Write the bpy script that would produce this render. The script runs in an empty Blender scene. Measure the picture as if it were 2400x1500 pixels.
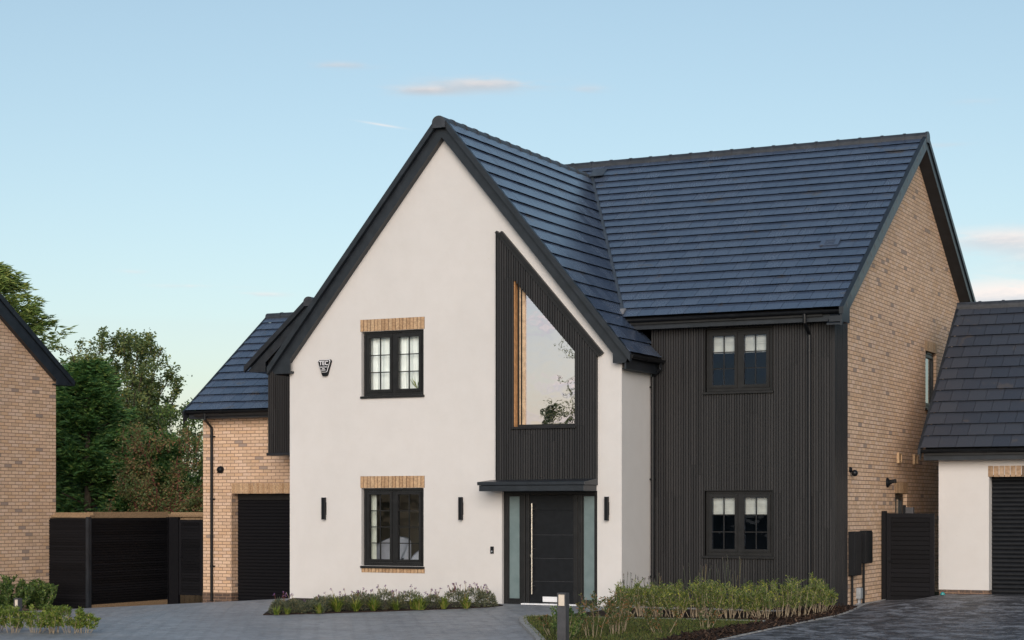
import bpy, bmesh, math, random
from mathutils import Vector, Matrix
from mathutils.geometry import tessellate_polygon
R = math.radians
SC = bpy.context.scene
COL = SC.collection
rnd = random.Random(7)

# ------------------------------------------------------------------ helpers
class MB:
    """collects geometry in world coordinates, builds ONE mesh object"""
    def __init__(s):
        s.v = []; s.f = []
    def quad(s, a, b, c, d):
        n = len(s.v); s.v += [a, b, c, d]; s.f.append((n, n+1, n+2, n+3))
    def box(s, x0, x1, y0, y1, z0, z1):
        n = len(s.v)
        s.v += [(x0,y0,z0),(x1,y0,z0),(x1,y1,z0),(x0,y1,z0),(x0,y0,z1),(x1,y0,z1),(x1,y1,z1),(x0,y1,z1)]
        s.f += [(n,n+3,n+2,n+1),(n+4,n+5,n+6,n+7),(n,n+1,n+5,n+4),(n+1,n+2,n+6,n+5),(n+2,n+3,n+7,n+6),(n+3,n,n+4,n+7)]
    def obox(s, o, ax, ay, az, dx, dy, dz):
        """box from corner o along unit axes"""
        n = len(s.v); o = Vector(o)
        for k in (0, 1):
            for (i, j) in ((0,0),(1,0),(1,1),(0,1)):
                s.v.append(tuple(o + ax*dx*i + ay*dy*j + az*dz*k))
        s.f += [(n,n+3,n+2,n+1),(n+4,n+5,n+6,n+7),(n,n+1,n+5,n+4),(n+1,n+2,n+6,n+5),(n+2,n+3,n+7,n+6),(n+3,n,n+4,n+7)]
    def prism(s, outer, holes, fn, a0, a1):
        """planar polygon (2d, with holes) between depths a0 and a1; fn(u, v, a) -> point"""
        loops = [outer] + list(holes)
        flat = [p for l in loops for p in l]
        tris = tessellate_polygon([[Vector((p[0], p[1], 0)) for p in l] for l in loops])
        n = len(s.v); N = len(flat)
        s.v += [tuple(fn(p[0], p[1], a0)) for p in flat] + [tuple(fn(p[0], p[1], a1)) for p in flat]
        for t in tris:
            s.f.append((n+t[0], n+t[1], n+t[2])); s.f.append((n+N+t[0], n+N+t[2], n+N+t[1]))
        k = 0
        for l in loops:
            m = len(l)
            for i in range(m):
                a = n+k+i; b = n+k+(i+1) % m
                s.f.append((a, b, b+N, a+N))
            k += m
    def tube(s, pts, r, n=8, cap=True, r1=None):
        pts = [Vector(p) for p in pts]; base = len(s.v); m = len(pts)
        for i, p in enumerate(pts):
            t = (pts[min(i+1, m-1)] - pts[max(i-1, 0)]).normalized()
            u = t.cross(Vector((0,0,1)));
            if u.length < .1: u = t.cross(Vector((0,1,0)))
            u.normalize(); w = u.cross(t)
            rr = r if r1 is None else r + (r1-r)*i/(m-1)
            for k in range(n):
                a = 2*math.pi*k/n
                s.v.append(tuple(p + u*rr*math.cos(a) + w*rr*math.sin(a)))
        for i in range(m-1):
            for k in range(n):
                a = base+i*n+k; b = base+i*n+(k+1) % n
                s.f.append((a, b, b+n, a+n))
        if cap:
            s.f.append(tuple(base+k for k in range(n))); s.f.append(tuple(base+(m-1)*n+k for k in reversed(range(n))))
    def lathe(s, c, prof, n=16, axis=2):
        """prof: list of (r, h); axis 2 = z, 1 = -y (towards the viewer), 0 = +x"""
        base = len(s.v)
        for (r, h) in prof:
            for k in range(n):
                a = 2*math.pi*k/n; p, q = r*math.cos(a), r*math.sin(a)
                if axis == 2: s.v.append((c[0]+p, c[1]+q, c[2]+h))
                elif axis == 1: s.v.append((c[0]+p, c[1]-h, c[2]+q))
                else: s.v.append((c[0]+h, c[1]+p, c[2]+q))
        for i in range(len(prof)-1):
            for k in range(n):
                a = base+i*n+k; b = base+i*n+(k+1) % n
                s.f.append((a, b, b+n, a+n))
        s.f.append(tuple(base+k for k in range(n))); s.f.append(tuple(base+(len(prof)-1)*n+k for k in range(n)))
    def leaf(s, p, d, L, W, up=None):
        d = d.normalized(); sd = d.cross(up if up is not None else Vector((rnd.uniform(-1,1), rnd.uniform(-1,1), rnd.uniform(-1,1))))
        if sd.length < 1e-3: sd = d.cross(Vector((1,0,0.2)))
        sd.normalize(); nn = sd.cross(d); n = len(s.v)
        m = p + d*L*.45 + nn*L*.06
        s.v += [tuple(p), tuple(m+sd*W*.5), tuple(p+d*L), tuple(m-sd*W*.5)]
        s.f.append((n, n+1, n+2, n+3))
    def build(s, name, mat, parent=None, smooth=False, fix=True, bevel=0):
        o0 = Vector(parent['_o']) if parent is not None else Vector((0,0,0))
        me = bpy.data.meshes.new(name)
        me.from_pydata([tuple(Vector(v)-o0) for v in s.v], [], s.f)
        if fix:
            bm = bmesh.new(); bm.from_mesh(me); bmesh.ops.recalc_face_normals(bm, faces=bm.faces); bm.to_mesh(me); bm.free()
        me.materials.append(mat)
        if smooth:
            for p in me.polygons: p.use_smooth = True
        o = bpy.data.objects.new(name, me); COL.objects.link(o)
        o['_o'] = tuple(o0)
        if parent is not None: o.parent = parent
        if bevel:
            b = o.modifiers.new('bevel', 'BEVEL'); b.width = bevel; b.segments = 2; b.limit_method = 'ANGLE'
        return o

def tag(o, label=None, cat=None, group=None, kind=None):
    if label: o['label'] = label
    if cat: o['category'] = cat
    if group: o['group'] = group
    if kind: o['kind'] = kind
    return o
def root(name, loc, label, cat, group=None):
    o = bpy.data.objects.new(name, None); COL.objects.link(o); o.location = loc; o['_o'] = tuple(loc)
    o.empty_display_size = .2
    return tag(o, label, cat, group)
def rect(x0, x1, z0, z1): return [(x0,z0),(x1,z0),(x1,z1),(x0,z1)]
def fy(u, v, a): return (u, a, v)           # polygon in the x-z plane
def fx(u, v, a): return (a, u, v)           # polygon in the y-z plane
def fz(u, v, a): return (u, v, a)           # polygon in the x-y plane
def ring(mb, x0, x1, z0, z1, w, y0, y1, fn=fy):
    mb.prism(rect(x0,x1,z0,z1), [rect(x0+w,x1-w,z0+w,z1-w)], fn, y0, y1)
def sm(t): t = max(0, min(1, t)); return t*t*(3-2*t)
ORD = 'first second third fourth fifth sixth seventh eighth ninth tenth eleventh twelfth thirteenth fourteenth fifteenth sixteenth seventeenth eighteenth'.split()

def gz(x, y):
    """height of the paved ground"""
    a = .0615*max(-12, min(x, 0))
    b = -.038*max(0, min(y, 9))*sm(-x/1.5)
    c = -.035*max(0, min(-y-1, 9))*sm((1.5-x)/3)
    d = .12*sm((x-10.8)/.8)*sm((y+1)/4.5)
    return a+b+c+d

# ------------------------------------------------------------------ materials
class NT:
    def __init__(s, name):
        s.m = bpy.data.materials.new(name); s.m.use_nodes = True
        s.t = s.m.node_tree; s.t.nodes.clear()
        s.out = s.t.nodes.new('ShaderNodeOutputMaterial')
    def n(s, typ, **kw):
        nd = s.t.nodes.new(typ)
        for k, v in kw.items(): setattr(nd, k, v)
        return nd
    def l(s, a, b): s.t.links.new(a, b)
    def put(s, sock, v):
        if hasattr(v, 'is_output'): s.l(v, sock)
        else: sock.default_value = v
    def math(s, op, a, b=0.0, c=0.0):
        nd = s.n('ShaderNodeMath', operation=op)
        s.put(nd.inputs[0], a); s.put(nd.inputs[1], b); s.put(nd.inputs[2], c)
        return nd.outputs[0]
    def smooth(s, v, lo, hi):
        nd = s.n('ShaderNodeMapRange', interpolation_type='SMOOTHSTEP')
        s.put(nd.inputs[0], v); nd.inputs[1].default_value = lo; nd.inputs[2].default_value = hi
        return nd.outputs[0]
    def mix(s, f, a, b, blend='MIX'):
        nd = s.n('ShaderNodeMix', data_type='RGBA', blend_type=blend)
        s.put(nd.inputs[0], f); s.put(nd.inputs[6], a); s.put(nd.inputs[7], b)
        return nd.outputs[2]
    def ramp(s, f, stops, interp='LINEAR'):
        nd = s.n('ShaderNodeValToRGB'); cr = nd.color_ramp; cr.interpolation = interp
        while len(cr.elements) < len(stops): cr.elements.new(.5)
        for e, (p, c) in zip(cr.elements, stops): e.position = p; e.color = (*c, 1)
        s.put(nd.inputs[0], f); return nd.outputs[0]
    def noise(s, scale, vec=None, detail=3, rough=.55, dim='3D'):
        nd = s.n('ShaderNodeTexNoise'); nd.noise_dimensions = dim
        nd.inputs['Scale'].default_value = scale; nd.inputs['Detail'].default_value = detail; nd.inputs['Roughness'].default_value = rough
        s.l(vec if vec is not None else s.pos(), nd.inputs['Vector']); return nd.outputs['Fac']
    def geo(s):
        if not hasattr(s, '_g'): s._g = s.n('ShaderNodeNewGeometry')
        return s._g
    def pos(s): return s.geo().outputs['Position']
    def sep(s, v):
        nd = s.n('ShaderNodeSeparateXYZ'); s.l(v, nd.inputs[0]); return nd.outputs
    def comb(s, a, b, c=0.0):
        nd = s.n('ShaderNodeCombineXYZ'); s.put(nd.inputs[0], a); s.put(nd.inputs[1], b); s.put(nd.inputs[2], c); return nd.outputs[0]
    def bump(s, h, strength=.3, dist=.01, normal=None):
        nd = s.n('ShaderNodeBump'); nd.inputs['Strength'].default_value = strength; nd.inputs['Distance'].default_value = dist
        s.put(nd.inputs['Height'], h)
        if normal is not None: s.l(normal, nd.inputs['Normal'])
        return nd.outputs[0]
    def bsdf(s, col, rough=.6, metal=0, spec=.5, normal=None, **kw):
        p = s.n('ShaderNodeBsdfPrincipled')
        c4 = col if hasattr(col, 'is_output') else (*col, 1)
        s.put(p.inputs['Base Color'], c4); s.put(p.inputs['Roughness'], rough)
        p.inputs['Metallic'].default_value = metal; p.inputs['Specular IOR Level'].default_value = spec
        if normal is not None: s.l(normal, p.inputs['Normal'])
        for k, v in kw.items(): s.put(p.inputs[k], v)
        return p.outputs[0]
    def done(s, sh): s.l(sh, s.out.inputs[0]); return s.m

def c4(c): return (*c, 1)

def m_plain(name, col, rough=.5, metal=0, spec=.5, var=.25, nscale=9, bump=0):
    t = NT(name)
    f = t.noise(nscale, detail=5)
    c = t.mix(t.smooth(f, .3, .72), c4([k*(1-var) for k in col]), c4([min(1, k*(1+var)) for k in col]))
    r = t.math('MULTIPLY_ADD', f, .18, rough-.09)
    nm = t.bump(t.noise(nscale*14), bump, .004) if bump else None
    return t.done(t.bsdf(c, r, metal, spec, nm))

def m_brick(name, stops, mortar, bw=.225, bh=.075, off=.5, u0=0.0, z0=0.0, mort=.0055, rough=.85):
    t = NT(name)
    p = t.sep(t.pos()); nr = t.sep(t.geo().outputs['True Normal'])
    side = t.math('GREATER_THAN', t.math('ABSOLUTE', nr[0]), .6)
    u = t.math('ADD', t.math('MULTIPLY', p[0], t.math('SUBTRACT', 1, side)), t.math('MULTIPLY', p[1], side))
    u = t.math('ADD', u, 40+u0); z = t.math('ADD', p[2], 7.5+z0)
    wob = t.math('MULTIPLY', t.math('SUBTRACT', t.noise(3.3), .5), .012)
    zz = t.math('DIVIDE', t.math('ADD', z, wob), bh); row = t.math('FLOOR', zz)
    uu = t.math('ADD', t.math('DIVIDE', t.math('ADD', u, wob), bw), t.math('MULTIPLY', t.math('MODULO', row, 2), off)); col = t.math('FLOOR', uu)
    fzz = t.math('FRACT', zz); fu = t.math('FRACT', uu)
    du = t.math('MULTIPLY', t.math('MINIMUM', fu, t.math('SUBTRACT', 1, fu)), bw)
    dz = t.math('MULTIPLY', t.math('MINIMUM', fzz, t.math('SUBTRACT', 1, fzz)), bh)
    d = t.math('ADD', t.math('MINIMUM', du, dz), t.math('MULTIPLY', t.math('SUBTRACT', t.noise(60), .5), .004))
    mask = t.smooth(d, mort-.003, mort+.002)
    wn = t.n('ShaderNodeTexWhiteNoise', noise_dimensions='3D'); t.l(t.comb(col, row, side), wn.inputs['Vector'])
    bc = t.ramp(wn.outputs['Value'], stops, 'CONSTANT')
    # creases and smudges pressed into the faces
    sm1 = t.noise(26, t.comb(t.math('MULTIPLY', u, 1.0), z, side), 5, .7)
    bc = t.mix(t.smooth(sm1, .35, .75), bc, t.mix(.35, bc, c4((.34,.21,.11))), 'MIX')
    blot = t.noise(4.1, t.comb(u, z, side), 2)
    bc = t.mix(t.math('MULTIPLY', t.smooth(blot, .62, .72), t.smooth(sm1, .45, .6)), bc, t.mix(.45, bc, c4((.09,.07,.065))))
    big = t.noise(.6, t.comb(u, z, side), 3)
    bc = t.mix(t.smooth(big, .3, .7), bc, t.mix(.14, bc, c4((.2,.14,.1))))
    colr = t.mix(mask, c4(mortar), bc)
    h = t.math('ADD', mask, t.math('MULTIPLY', sm1, .35))
    return t.done(t.bsdf(colr, rough, 0, .3, t.bump(h, .55, .008)))

BUFF = [(0,(.70,.487,.340)),(.2,(.65,.455,.325)),(.38,(.73,.522,.372)),(.55,(.65,.435,.285)),(.70,(.70,.51,.385)),(.85,(.59,.41,.28)),(.972,(.33,.258,.222))]
M = {}
M['brick'] = m_brick('buff_brick', BUFF, (.21,.14,.10), mort=.0068)
M['soldier'] = m_brick('soldier_brick', BUFF[:6], (.17,.115,.08), bw=.075, bh=.40, off=0, mort=.005)
M['plinth'] = m_brick('engineering_brick', [(0,(.055,.042,.042)),(.3,(.07,.05,.047)),(.6,(.045,.037,.04)),(.8,(.075,.055,.05))], (.30,.19,.13))

def m_render():
    t = NT('white_render')
    big = t.noise(.55, detail=4); fine = t.noise(85, detail=4, rough=.7)
    p = t.sep(t.pos())
    streak = t.noise(1.0, t.comb(t.math('MULTIPLY', p[0], 5), t.math('MULTIPLY', p[1], 5), t.math('MULTIPLY', p[2], .35)), 4)
    c = t.mix(t.smooth(big, .3, .7), c4((.60,.578,.565)), c4((.575,.556,.543)))
    c = t.mix(t.math('MULTIPLY', t.smooth(streak, .5, .75), .10), c, c4((.54,.52,.49)))
    # specks
    sp = t.smooth(t.noise(16, detail=1), .80, .83)
    c = t.mix(t.math('MULTIPLY', sp, .45), c, c4((.35,.29,.24)))
    med = t.noise(7, detail=3); c = t.mix(t.smooth(t.noise(2.6, detail=5, rough=.65), .35, .7), c, t.mix(.07, c, c4((.35,.3,.26))))
    h = t.math('ADD', fine, t.math('MULTIPLY', med, 1.3))
    return t.done(t.bsdf(c, .9, 0, .25, t.bump(h, .35, .006)))
M['render'] = m_render()

def m_island(name, stops, rough=.5, spec=.5, bump=.2, bscale=60, dist=.004, stain=None, dk=.4):
    """every separate tile, slat or chip gets its own shade"""
    t = NT(name)
    c = t.ramp(t.geo().outputs['Random Per Island'], stops)
    f = t.noise(bscale, detail=4)
    c = t.mix(t.smooth(f, .3, .75), c, t.mix(dk, c, c4((.01,.01,.01))))
    if stain:
        s2 = t.noise(2.3, detail=4)
        c = t.mix(t.math('MULTIPLY', t.smooth(s2, .63, .71), .75), c, c4(stain))
    r = t.math('MULTIPLY_ADD', t.geo().outputs['Random Per Island'], .10, rough-.05)
    r = t.math('MULTIPLY_ADD', f, .16, t.math('SUBTRACT', r, .08))
    return t.done(t.bsdf(c, r, 0, spec, t.bump(f, bump, dist)))
M['tile'] = m_island('roof_tile', [(0,(.048,.068,.112)),(.5,(.058,.081,.130)),(1,(.070,.093,.142))], .22, 1.0, .02, 45, .002, (.075,.066,.062), .12)
M['tile2'] = m_island('grey_roof_tile', [(0,(.036,.042,.057)),(.5,(.040,.046,.062)),(1,(.045,.051,.066))], .4, .6, .15, 45, .003, (.075,.066,.062), .2)
M['ridge'] = m_plain('ridge_tile', (.030,.033,.040), .42, 0, .5, .25, 8)
M['valley'] = m_plain('dark_valley', (.045,.055,.07), .4, 0, .5, .25, 8)
M['slat'] = m_island('charcoal_slat', [(0,(.019,.0188,.020)),(.5,(.025,.0245,.026)),(1,(.032,.031,.032))], .48, .3, .3, 40, .003)
M['fence'] = m_island('black_slat', [(0,(.004,.004,.0055)),(1,(.008,.008,.0105))], .55, .12, .3, 40, .003)
M['chip'] = m_island('bark_chip', [(0,(.012,.008,.007)),(.6,(.035,.02,.014)),(.9,(.07,.04,.026)),(1,(.14,.09,.06))], .9, .2, .3, 30)
M['timber'] = m_island('tan_timber', [(0,(.22,.145,.085)),(1,(.33,.225,.135))], .8, .2, .3, 35)
M['trim'] = m_plain('black_trim', (.015,.019,.025), .38, 0, .42, .22, 5)
M['gutterm'] = m_plain('black_gutter', (.006,.007,.009), .4, 0, .3, .2, 6)
M['frame'] = m_plain('anthracite_frame', (.012,.012,.0125), .42, 0, .32, .2, 8)
M['door'] = m_plain('door_leaf', (.006,.007,.009), .45, 0, .25, .2, 10)
M['steel'] = m_plain('brushed_steel', (.62,.58,.53), .28, 1, .5, .08, 30)
M['white'] = m_plain('white_plastic', (.72,.72,.74), .45, 0, .5, .06, 12)
M['dark'] = m_plain('lamp_black', (.005,.006,.008), .5, 0, .22, .2, 20)
M['lead'] = m_plain('lead_flashing', (.20,.20,.21), .5, .1, .5, .3, 12)
M['lit_wood'] = m_plain('warm_lit_wood', (.42,.22,.095), .5, 0, .4, .25, 14)
M['cream'] = m_plain('cream_reflection', (.50,.36,.23), .5, 0, .4, .2, 10)
M['plaster'] = m_plain('plaster', (.30,.26,.22), .9, 0, .2, .08, 3)
M['dimroom'] = m_plain('dim_room', (.02,.024,.035), .9, 0, .2, .1, 3)
M['blind'] = m_plain('blind_cloth', (.66,.66,.60), .85, 0, .2, .08, 8)
M['sheer'] = m_plain('sheer_curtain', (.95,.94,.92), .9, 0, .2, .06, 5)
M['lilac'] = m_plain('pale_car_reflection', (.55,.55,.64), .6, 0, .4, .1, 6)  # pale tone of the reflected car, for its added stand-ins
M['greymetal'] = m_plain('grey_metal', (.062,.062,.068), .5, .2, .5, .15, 12)
M['mortar'] = m_plain('brown_mortar', (.12,.075,.05), .9, 0, .2, .2, 20)
M['concrete'] = m_plain('kerb_concrete', (.30,.29,.28), .85, 0, .3, .25, 14, .3)
M['soil'] = m_plain('dark_soil', (.030,.020,.015), .95, 0, .15, .5, 20, .8)
M['ground'] = m_plain('rough_ground', (.05,.06,.03), .95, 0, .1, .4, 3, .5)
M['grey'] = m_plain('pale_grey_plastic', (.26,.28,.30), .5, 0, .4, .12, 12)
M['shedblue'] = m_plain('blue_grey_felt', (.022,.032,.05), .8, 0, .3, .25, 6)
M['teal'] = m_plain('teal_plastic', (.01,.25,.26), .4)
M['bark'] = m_plain('tree_bark', (.07,.055,.04), .9, 0, .2, .4, 12, .6)
M['twig'] = m_plain('pale_twig', (.30,.24,.165), .8, 0, .2, .35, 20)
M['redtwig'] = m_plain('red_twig', (.16,.06,.045), .8, 0, .2, .3, 20)
M['diffuser'] = m_plain('lamp_diffuser', (.62,.54,.45), .4, 0, .5, .06, 12)
M['ventt'] = m_plain('tan_vent', (.50,.34,.20), .6, 0, .3, .15, 20)

def m_leaf(name, stops, rough=.5, trans=.35, tint=(1.2,1.25,.6)):
    t = NT(name)
    r = t.geo().outputs['Random Per Island']
    c = t.ramp(r, stops)
    cl = t.noise(1.3, detail=2)
    c = t.mix(t.smooth(cl, .35, .7), c, t.mix(.35, c, c4(stops[0][1])))
    a = t.bsdf(c, rough, 0, .35)
    b = t.n('ShaderNodeBsdfTranslucent'); t.l(t.mix(1, c, c4(tint), 'MULTIPLY'), b.inputs[0])
    mx = t.n('ShaderNodeMixShader'); mx.inputs[0].default_value = trans
    t.l(a, mx.inputs[1]); t.l(b.outputs[0], mx.inputs[2])
    return t.done(mx.outputs[0])
M['l_hedge'] = m_leaf('hedge_leaf', [(0,(0.064,0.106,0.034)),(.45,(0.139,0.191,0.055)),(.8,(0.222,0.265,0.064)),(.94,(0.361,0.361,0.064)),(1,(0.600,0.574,0.095))])
M['l_street'] = m_leaf('street_leaf', [(0,(.30,.34,.20)),(1,(.45,.46,.30))], .7, .6, (1,1,.8))
M['l_young'] = m_leaf('young_leaf', [(0,(0.076,0.128,0.027)),(.5,(0.153,0.221,0.041)),(.88,(0.255,0.306,0.060)),(.97,(0.408,0.408,0.085)),(1,(0.600,0.408,0.170))])
M['l_red'] = m_leaf('bronze_leaf', [(0,(0.043,0.076,0.027)),(.5,(0.085,0.119,0.041)),(.75,(0.170,0.128,0.051)),(.92,(0.289,0.145,0.060)),(1,(0.425,0.153,0.085))])
M['l_dark'] = m_leaf('dark_leaf', [(0,(0.043,0.086,0.030)),(.6,(0.096,0.163,0.050)),(1,(0.245,0.326,0.082))])
M['l_conifer'] = m_leaf('conifer_spray', [(0,(0.042,0.107,0.042)),(.5,(0.092,0.207,0.067)),(.85,(0.179,0.314,0.086)),(1,(0.321,0.408,0.107))], .6, .25)
M['l_cedar'] = m_leaf('tall_conifer_spray', [(0,(0.071,0.126,0.042)),(.5,(0.179,0.269,0.071)),(1,(0.393,0.428,0.126))], .6, .25)
M['l_apple'] = m_leaf('apple_leaf', [(0,(0.065,0.107,0.046)),(.5,(0.143,0.195,0.071)),(.85,(0.233,0.269,0.092)),(1,(0.393,0.357,0.107))])
M['l_berry'] = m_leaf('berry_leaf', [(0,(0.090,0.137,0.053)),(.5,(0.195,0.233,0.086)),(.8,(0.321,0.250,0.107)),(1,(0.428,0.160,0.107))])
M['l_lav'] = m_leaf('lavender_leaf', [(0,(0.068,0.088,0.060)),(.5,(0.136,0.153,0.102)),(.85,(0.204,0.204,0.119)),(1,(0.272,0.204,0.102))])
M['l_tuft'] = m_leaf('tuft_blade', [(0,(0.068,0.121,0.020)),(.5,(0.162,0.216,0.034)),(.85,(0.297,0.311,0.068)),(1,(0.338,0.230,0.095))])
M['l_grass'] = m_leaf('grass_blade', [(0,(0.057,0.084,0.020)),(.6,(0.110,0.146,0.034)),(1,(0.222,0.176,0.060))])
M['flower'] = m_leaf('purple_flower', [(0,(.09,.04,.13)),(.7,(.16,.07,.22)),(1,(.28,.16,.32))], .6, .3, (1.1,.9,1.2))
M['spike'] = m_leaf('dry_spike', [(0,(.04,.03,.03)),(.7,(.09,.06,.06)),(1,(.10,.06,.16))], .7, .2, (1,1,1))
M['fruit'] = m_plain('yellow_fruit', (.42,.25,.03), .4, 0, .5, .3, 8)

def m_paver(name, stops, joint, bw, bl, rough, jw=.004, bstr=.5, mott=0.0, dkk=.42):
    t = NT(name)
    p = t.sep(t.pos())
    wob = t.math('MULTIPLY', t.math('SUBTRACT', t.noise(2.2), .5), .02)
    zz = t.math('DIVIDE', t.math('ADD', t.math('ADD', p[1], 60), wob), bw); row = t.math('FLOOR', zz)
    uu = t.math('ADD', t.math('DIVIDE', t.math('ADD', t.math('ADD', p[0], 60), wob), bl), t.math('MULTIPLY', t.math('MODULO', row, 3), .37)); col = t.math('FLOOR', uu)
    a = t.math('FRACT', zz); b = t.math('FRACT', uu)
    da = t.math('MULTIPLY', t.math('MINIMUM', a, t.math('SUBTRACT', 1, a)), bw)
    db = t.math('MULTIPLY', t.math('MINIMUM', b, t.math('SUBTRACT', 1, b)), bl)
    mask = t.smooth(t.math('MINIMUM', da, db), jw*.4, jw*1.8)
    wn = t.n('ShaderNodeTexWhiteNoise', noise_dimensions='2D'); t.l(t.comb(col, row), wn.inputs['Vector'])
    c = t.ramp(wn.outputs['Value'], stops)
    f = t.noise(9, detail=6, rough=.7); g = t.noise(.5, detail=4)
    c = t.mix(t.smooth(f, .35, .75), c, t.mix(.4, c, c4((.05,.05,.055))))
    c = t.mix(t.smooth(g, .35, .7), c, t.mix(.22, c, c4((.07,.068,.07))))
    st = t.noise(1.0, t.comb(t.math('ADD', t.math('MULTIPLY', p[0], 2.6), t.math('MULTIPLY', p[1], 1.3)), t.math('SUBTRACT', t.math('MULTIPLY', p[1], 5.5), t.math('MULTIPLY', p[0], 2.7))), 6, .8)
    c = t.mix(t.math('MULTIPLY', t.smooth(st, .57, .66), .8), c, c4((.075,.075,.082)))  # dark crack-like streaks, shade of the joints put into the colour
    if mott:
        mm = t.noise(1.0, t.comb(t.math('MULTIPLY', p[0], 2.4), t.math('MULTIPLY', p[1], 1.8)), 6, .78)
        c = t.mix(t.math('MULTIPLY', t.smooth(mm, .44, .56), mott), c, t.mix(dkk, c, c4((.012,.013,.017))))
    c = t.mix(mask, c4(joint), c)
    h = t.math('ADD', mask, t.math('ADD', t.math('MULTIPLY', f, .9), t.math('MULTIPLY', wn.outputs['Value'], .5)))
    r = t.math('MULTIPLY_ADD', wn.outputs['Value'], .2, rough-.1)
    return t.done(t.bsdf(c, r, 0, .35, t.bump(h, bstr, .012)))
M['drive'] = m_paver('grey_paving', [(0,(.33,.34,.365)),(.5,(.37,.38,.405)),(1,(.41,.42,.44))], (.23,.235,.25), .16, .30, .5, .006, 1.0, .45, .45)
M['drive2'] = m_paver('slate_paving', [(0,(.09,.095,.11)),(.3,(.20,.205,.23)),(.7,(.27,.275,.30)),(1,(.33,.335,.355))], (.06,.06,.068), .14, .24, .55, .005, 1.0, 1.0, .85)

def m_glass(name, refl=1.0, tint=(.9,.95,.95), add=0.0, wav=.0015, rough=0.0, gcol=(.9,.95,1,1)):
    t = NT(name)
    w = t.noise(2.6, detail=2); nm = t.bump(w, .5, wav) if wav else None
    fr = t.n('ShaderNodeFresnel'); fr.inputs[0].default_value = 1.52
    if nm is not None: t.l(nm, fr.inputs['Normal'])
    fac = t.math('MINIMUM', t.math('MULTIPLY_ADD', fr.outputs[0], refl, add), 1.0)
    tr = t.n('ShaderNodeBsdfTransparent'); tr.inputs[0].default_value = c4(tint)
    gl = t.n('ShaderNodeBsdfGlossy'); gl.inputs['Roughness'].default_value = rough; gl.inputs['Color'].default_value = gcol
    if nm is not None: t.l(nm, gl.inputs['Normal'])
    mx = t.n('ShaderNodeMixShader'); t.l(fac, mx.inputs[0]); t.l(tr.outputs[0], mx.inputs[1]); t.l(gl.outputs[0], mx.inputs[2])
    return t.done(mx.outputs[0])
M['pane'] = m_glass('window_glass', .75, wav=.006)
M['pane2'] = m_glass('side_window_glass', .45, (.55,.62,.66), wav=.004)
M['pane3'] = m_glass('bluish_window_glass', 1.0, (.85,.88,.90), wav=.008, gcol=(.40,.58,.95,1))
M['solar'] = m_glass('reflective_glass', 1.0, (.35,.4,.42), .66, .003, gcol=(.98,.92,1.0,1))
def m_frost():
    t = NT('frosted_glass')
    f = t.noise(5, detail=4)
    c = t.mix(t.smooth(f, .3, .8), c4((.115,.16,.165)), c4((.15,.20,.205)))
    return t.done(t.bsdf(c, .33, 0, .6))
M['frost'] = m_frost()

# ------------------------------------------------------------------ builders
def tiles(mb, o, ux, vs, nn, W, L, gauge=.33, tw=.30, keep=None, seed=1):
    """courses of flat interlocking tiles; o = lower corner, ux along the eave, vs up the slope, nn outward"""
    r = random.Random(seed); o = Vector(o); rows = int(L/gauge+.5); g = L/rows
    for i in range(rows):
        off = (i % 2)*tw*.5; k = -1
        x = -off
        while x < W-1e-4:
            a = max(0, x+.0035); b = min(W, x+tw-.0035); x += tw
            if b-a < .02: continue
            c = o + ux*((a+b)/2) + vs*((i+.5)*g)
            if keep and not keep(c): continue
            lift = .036 + r.uniform(-.002, .002); tail = .006; th = .034; sk = r.uniform(-.002, .002)
            p0 = o + ux*a + vs*(i*g - .012 + sk); p1 = o + ux*b + vs*(i*g - .012 + sk)
            q0 = o + ux*a + vs*(i*g+g+.01); q1 = o + ux*b + vs*(i*g+g+.01)
            tw1 = r.uniform(-.0008, .0008)
            A, B, Cc, D = p0+nn*(lift+tw1), p1+nn*(lift-tw1), q1+nn*tail, q0+nn*tail
            E, F, G, H = p0+nn*(lift-th)+vs*.04, p1+nn*(lift-th)+vs*.04, q1-nn*.01, q0-nn*.01
            n = len(mb.v); mb.v += [tuple(v) for v in (A,B,Cc,D,E,F,G,H)]
            mb.f += [(n,n+1,n+2,n+3),(n+4,n+5,n+1,n),(n+5,n+6,n+2,n+1),(n+7,n+4,n,n+3),(n+4,n+7,n+6,n+5)]

def capping(mb, a, b, r=.125, seg=.45, n=10):
    """half-round ridge tiles with collars from a to b"""
    a = Vector(a); b = Vector(b); t = (b-a); L = t.length; t.normalize(); u = t.cross(Vector((0,0,1))).normalized(); z = Vector((0,0,1))
    k = max(1, round(L/seg))
    def arc(c, rr):
        pts = [c - u*rr - z*rr*.75]
        for i in range(n+1):
            an = math.pi - math.pi*i/n; pts.append(c + u*rr*math.cos(an) + z*rr*math.sin(an)*.9)
        pts.append(c + u*rr - z*rr*.75); return pts
    for i in range(k):
        s0 = a + t*(L*i/k); s1 = a + t*(L*(i+1)/k - .006)
        for (p, q, rr) in ((s0, s1, r), (s1 - t*.035, s1 + t*.012, r+.013)):
            A = arc(p, rr); B = arc(q, rr); m = len(A); base = len(mb.v)
            mb.v += [tuple(v) for v in A+B]
            for j in range(m-1): mb.f.append((base+j, base+j+1, base+m+j+1, base+m+j))
            mb.f.append(tuple(base+j for j in range(m))); mb.f.append(tuple(base+m+j for j in reversed(range(m))))

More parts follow.
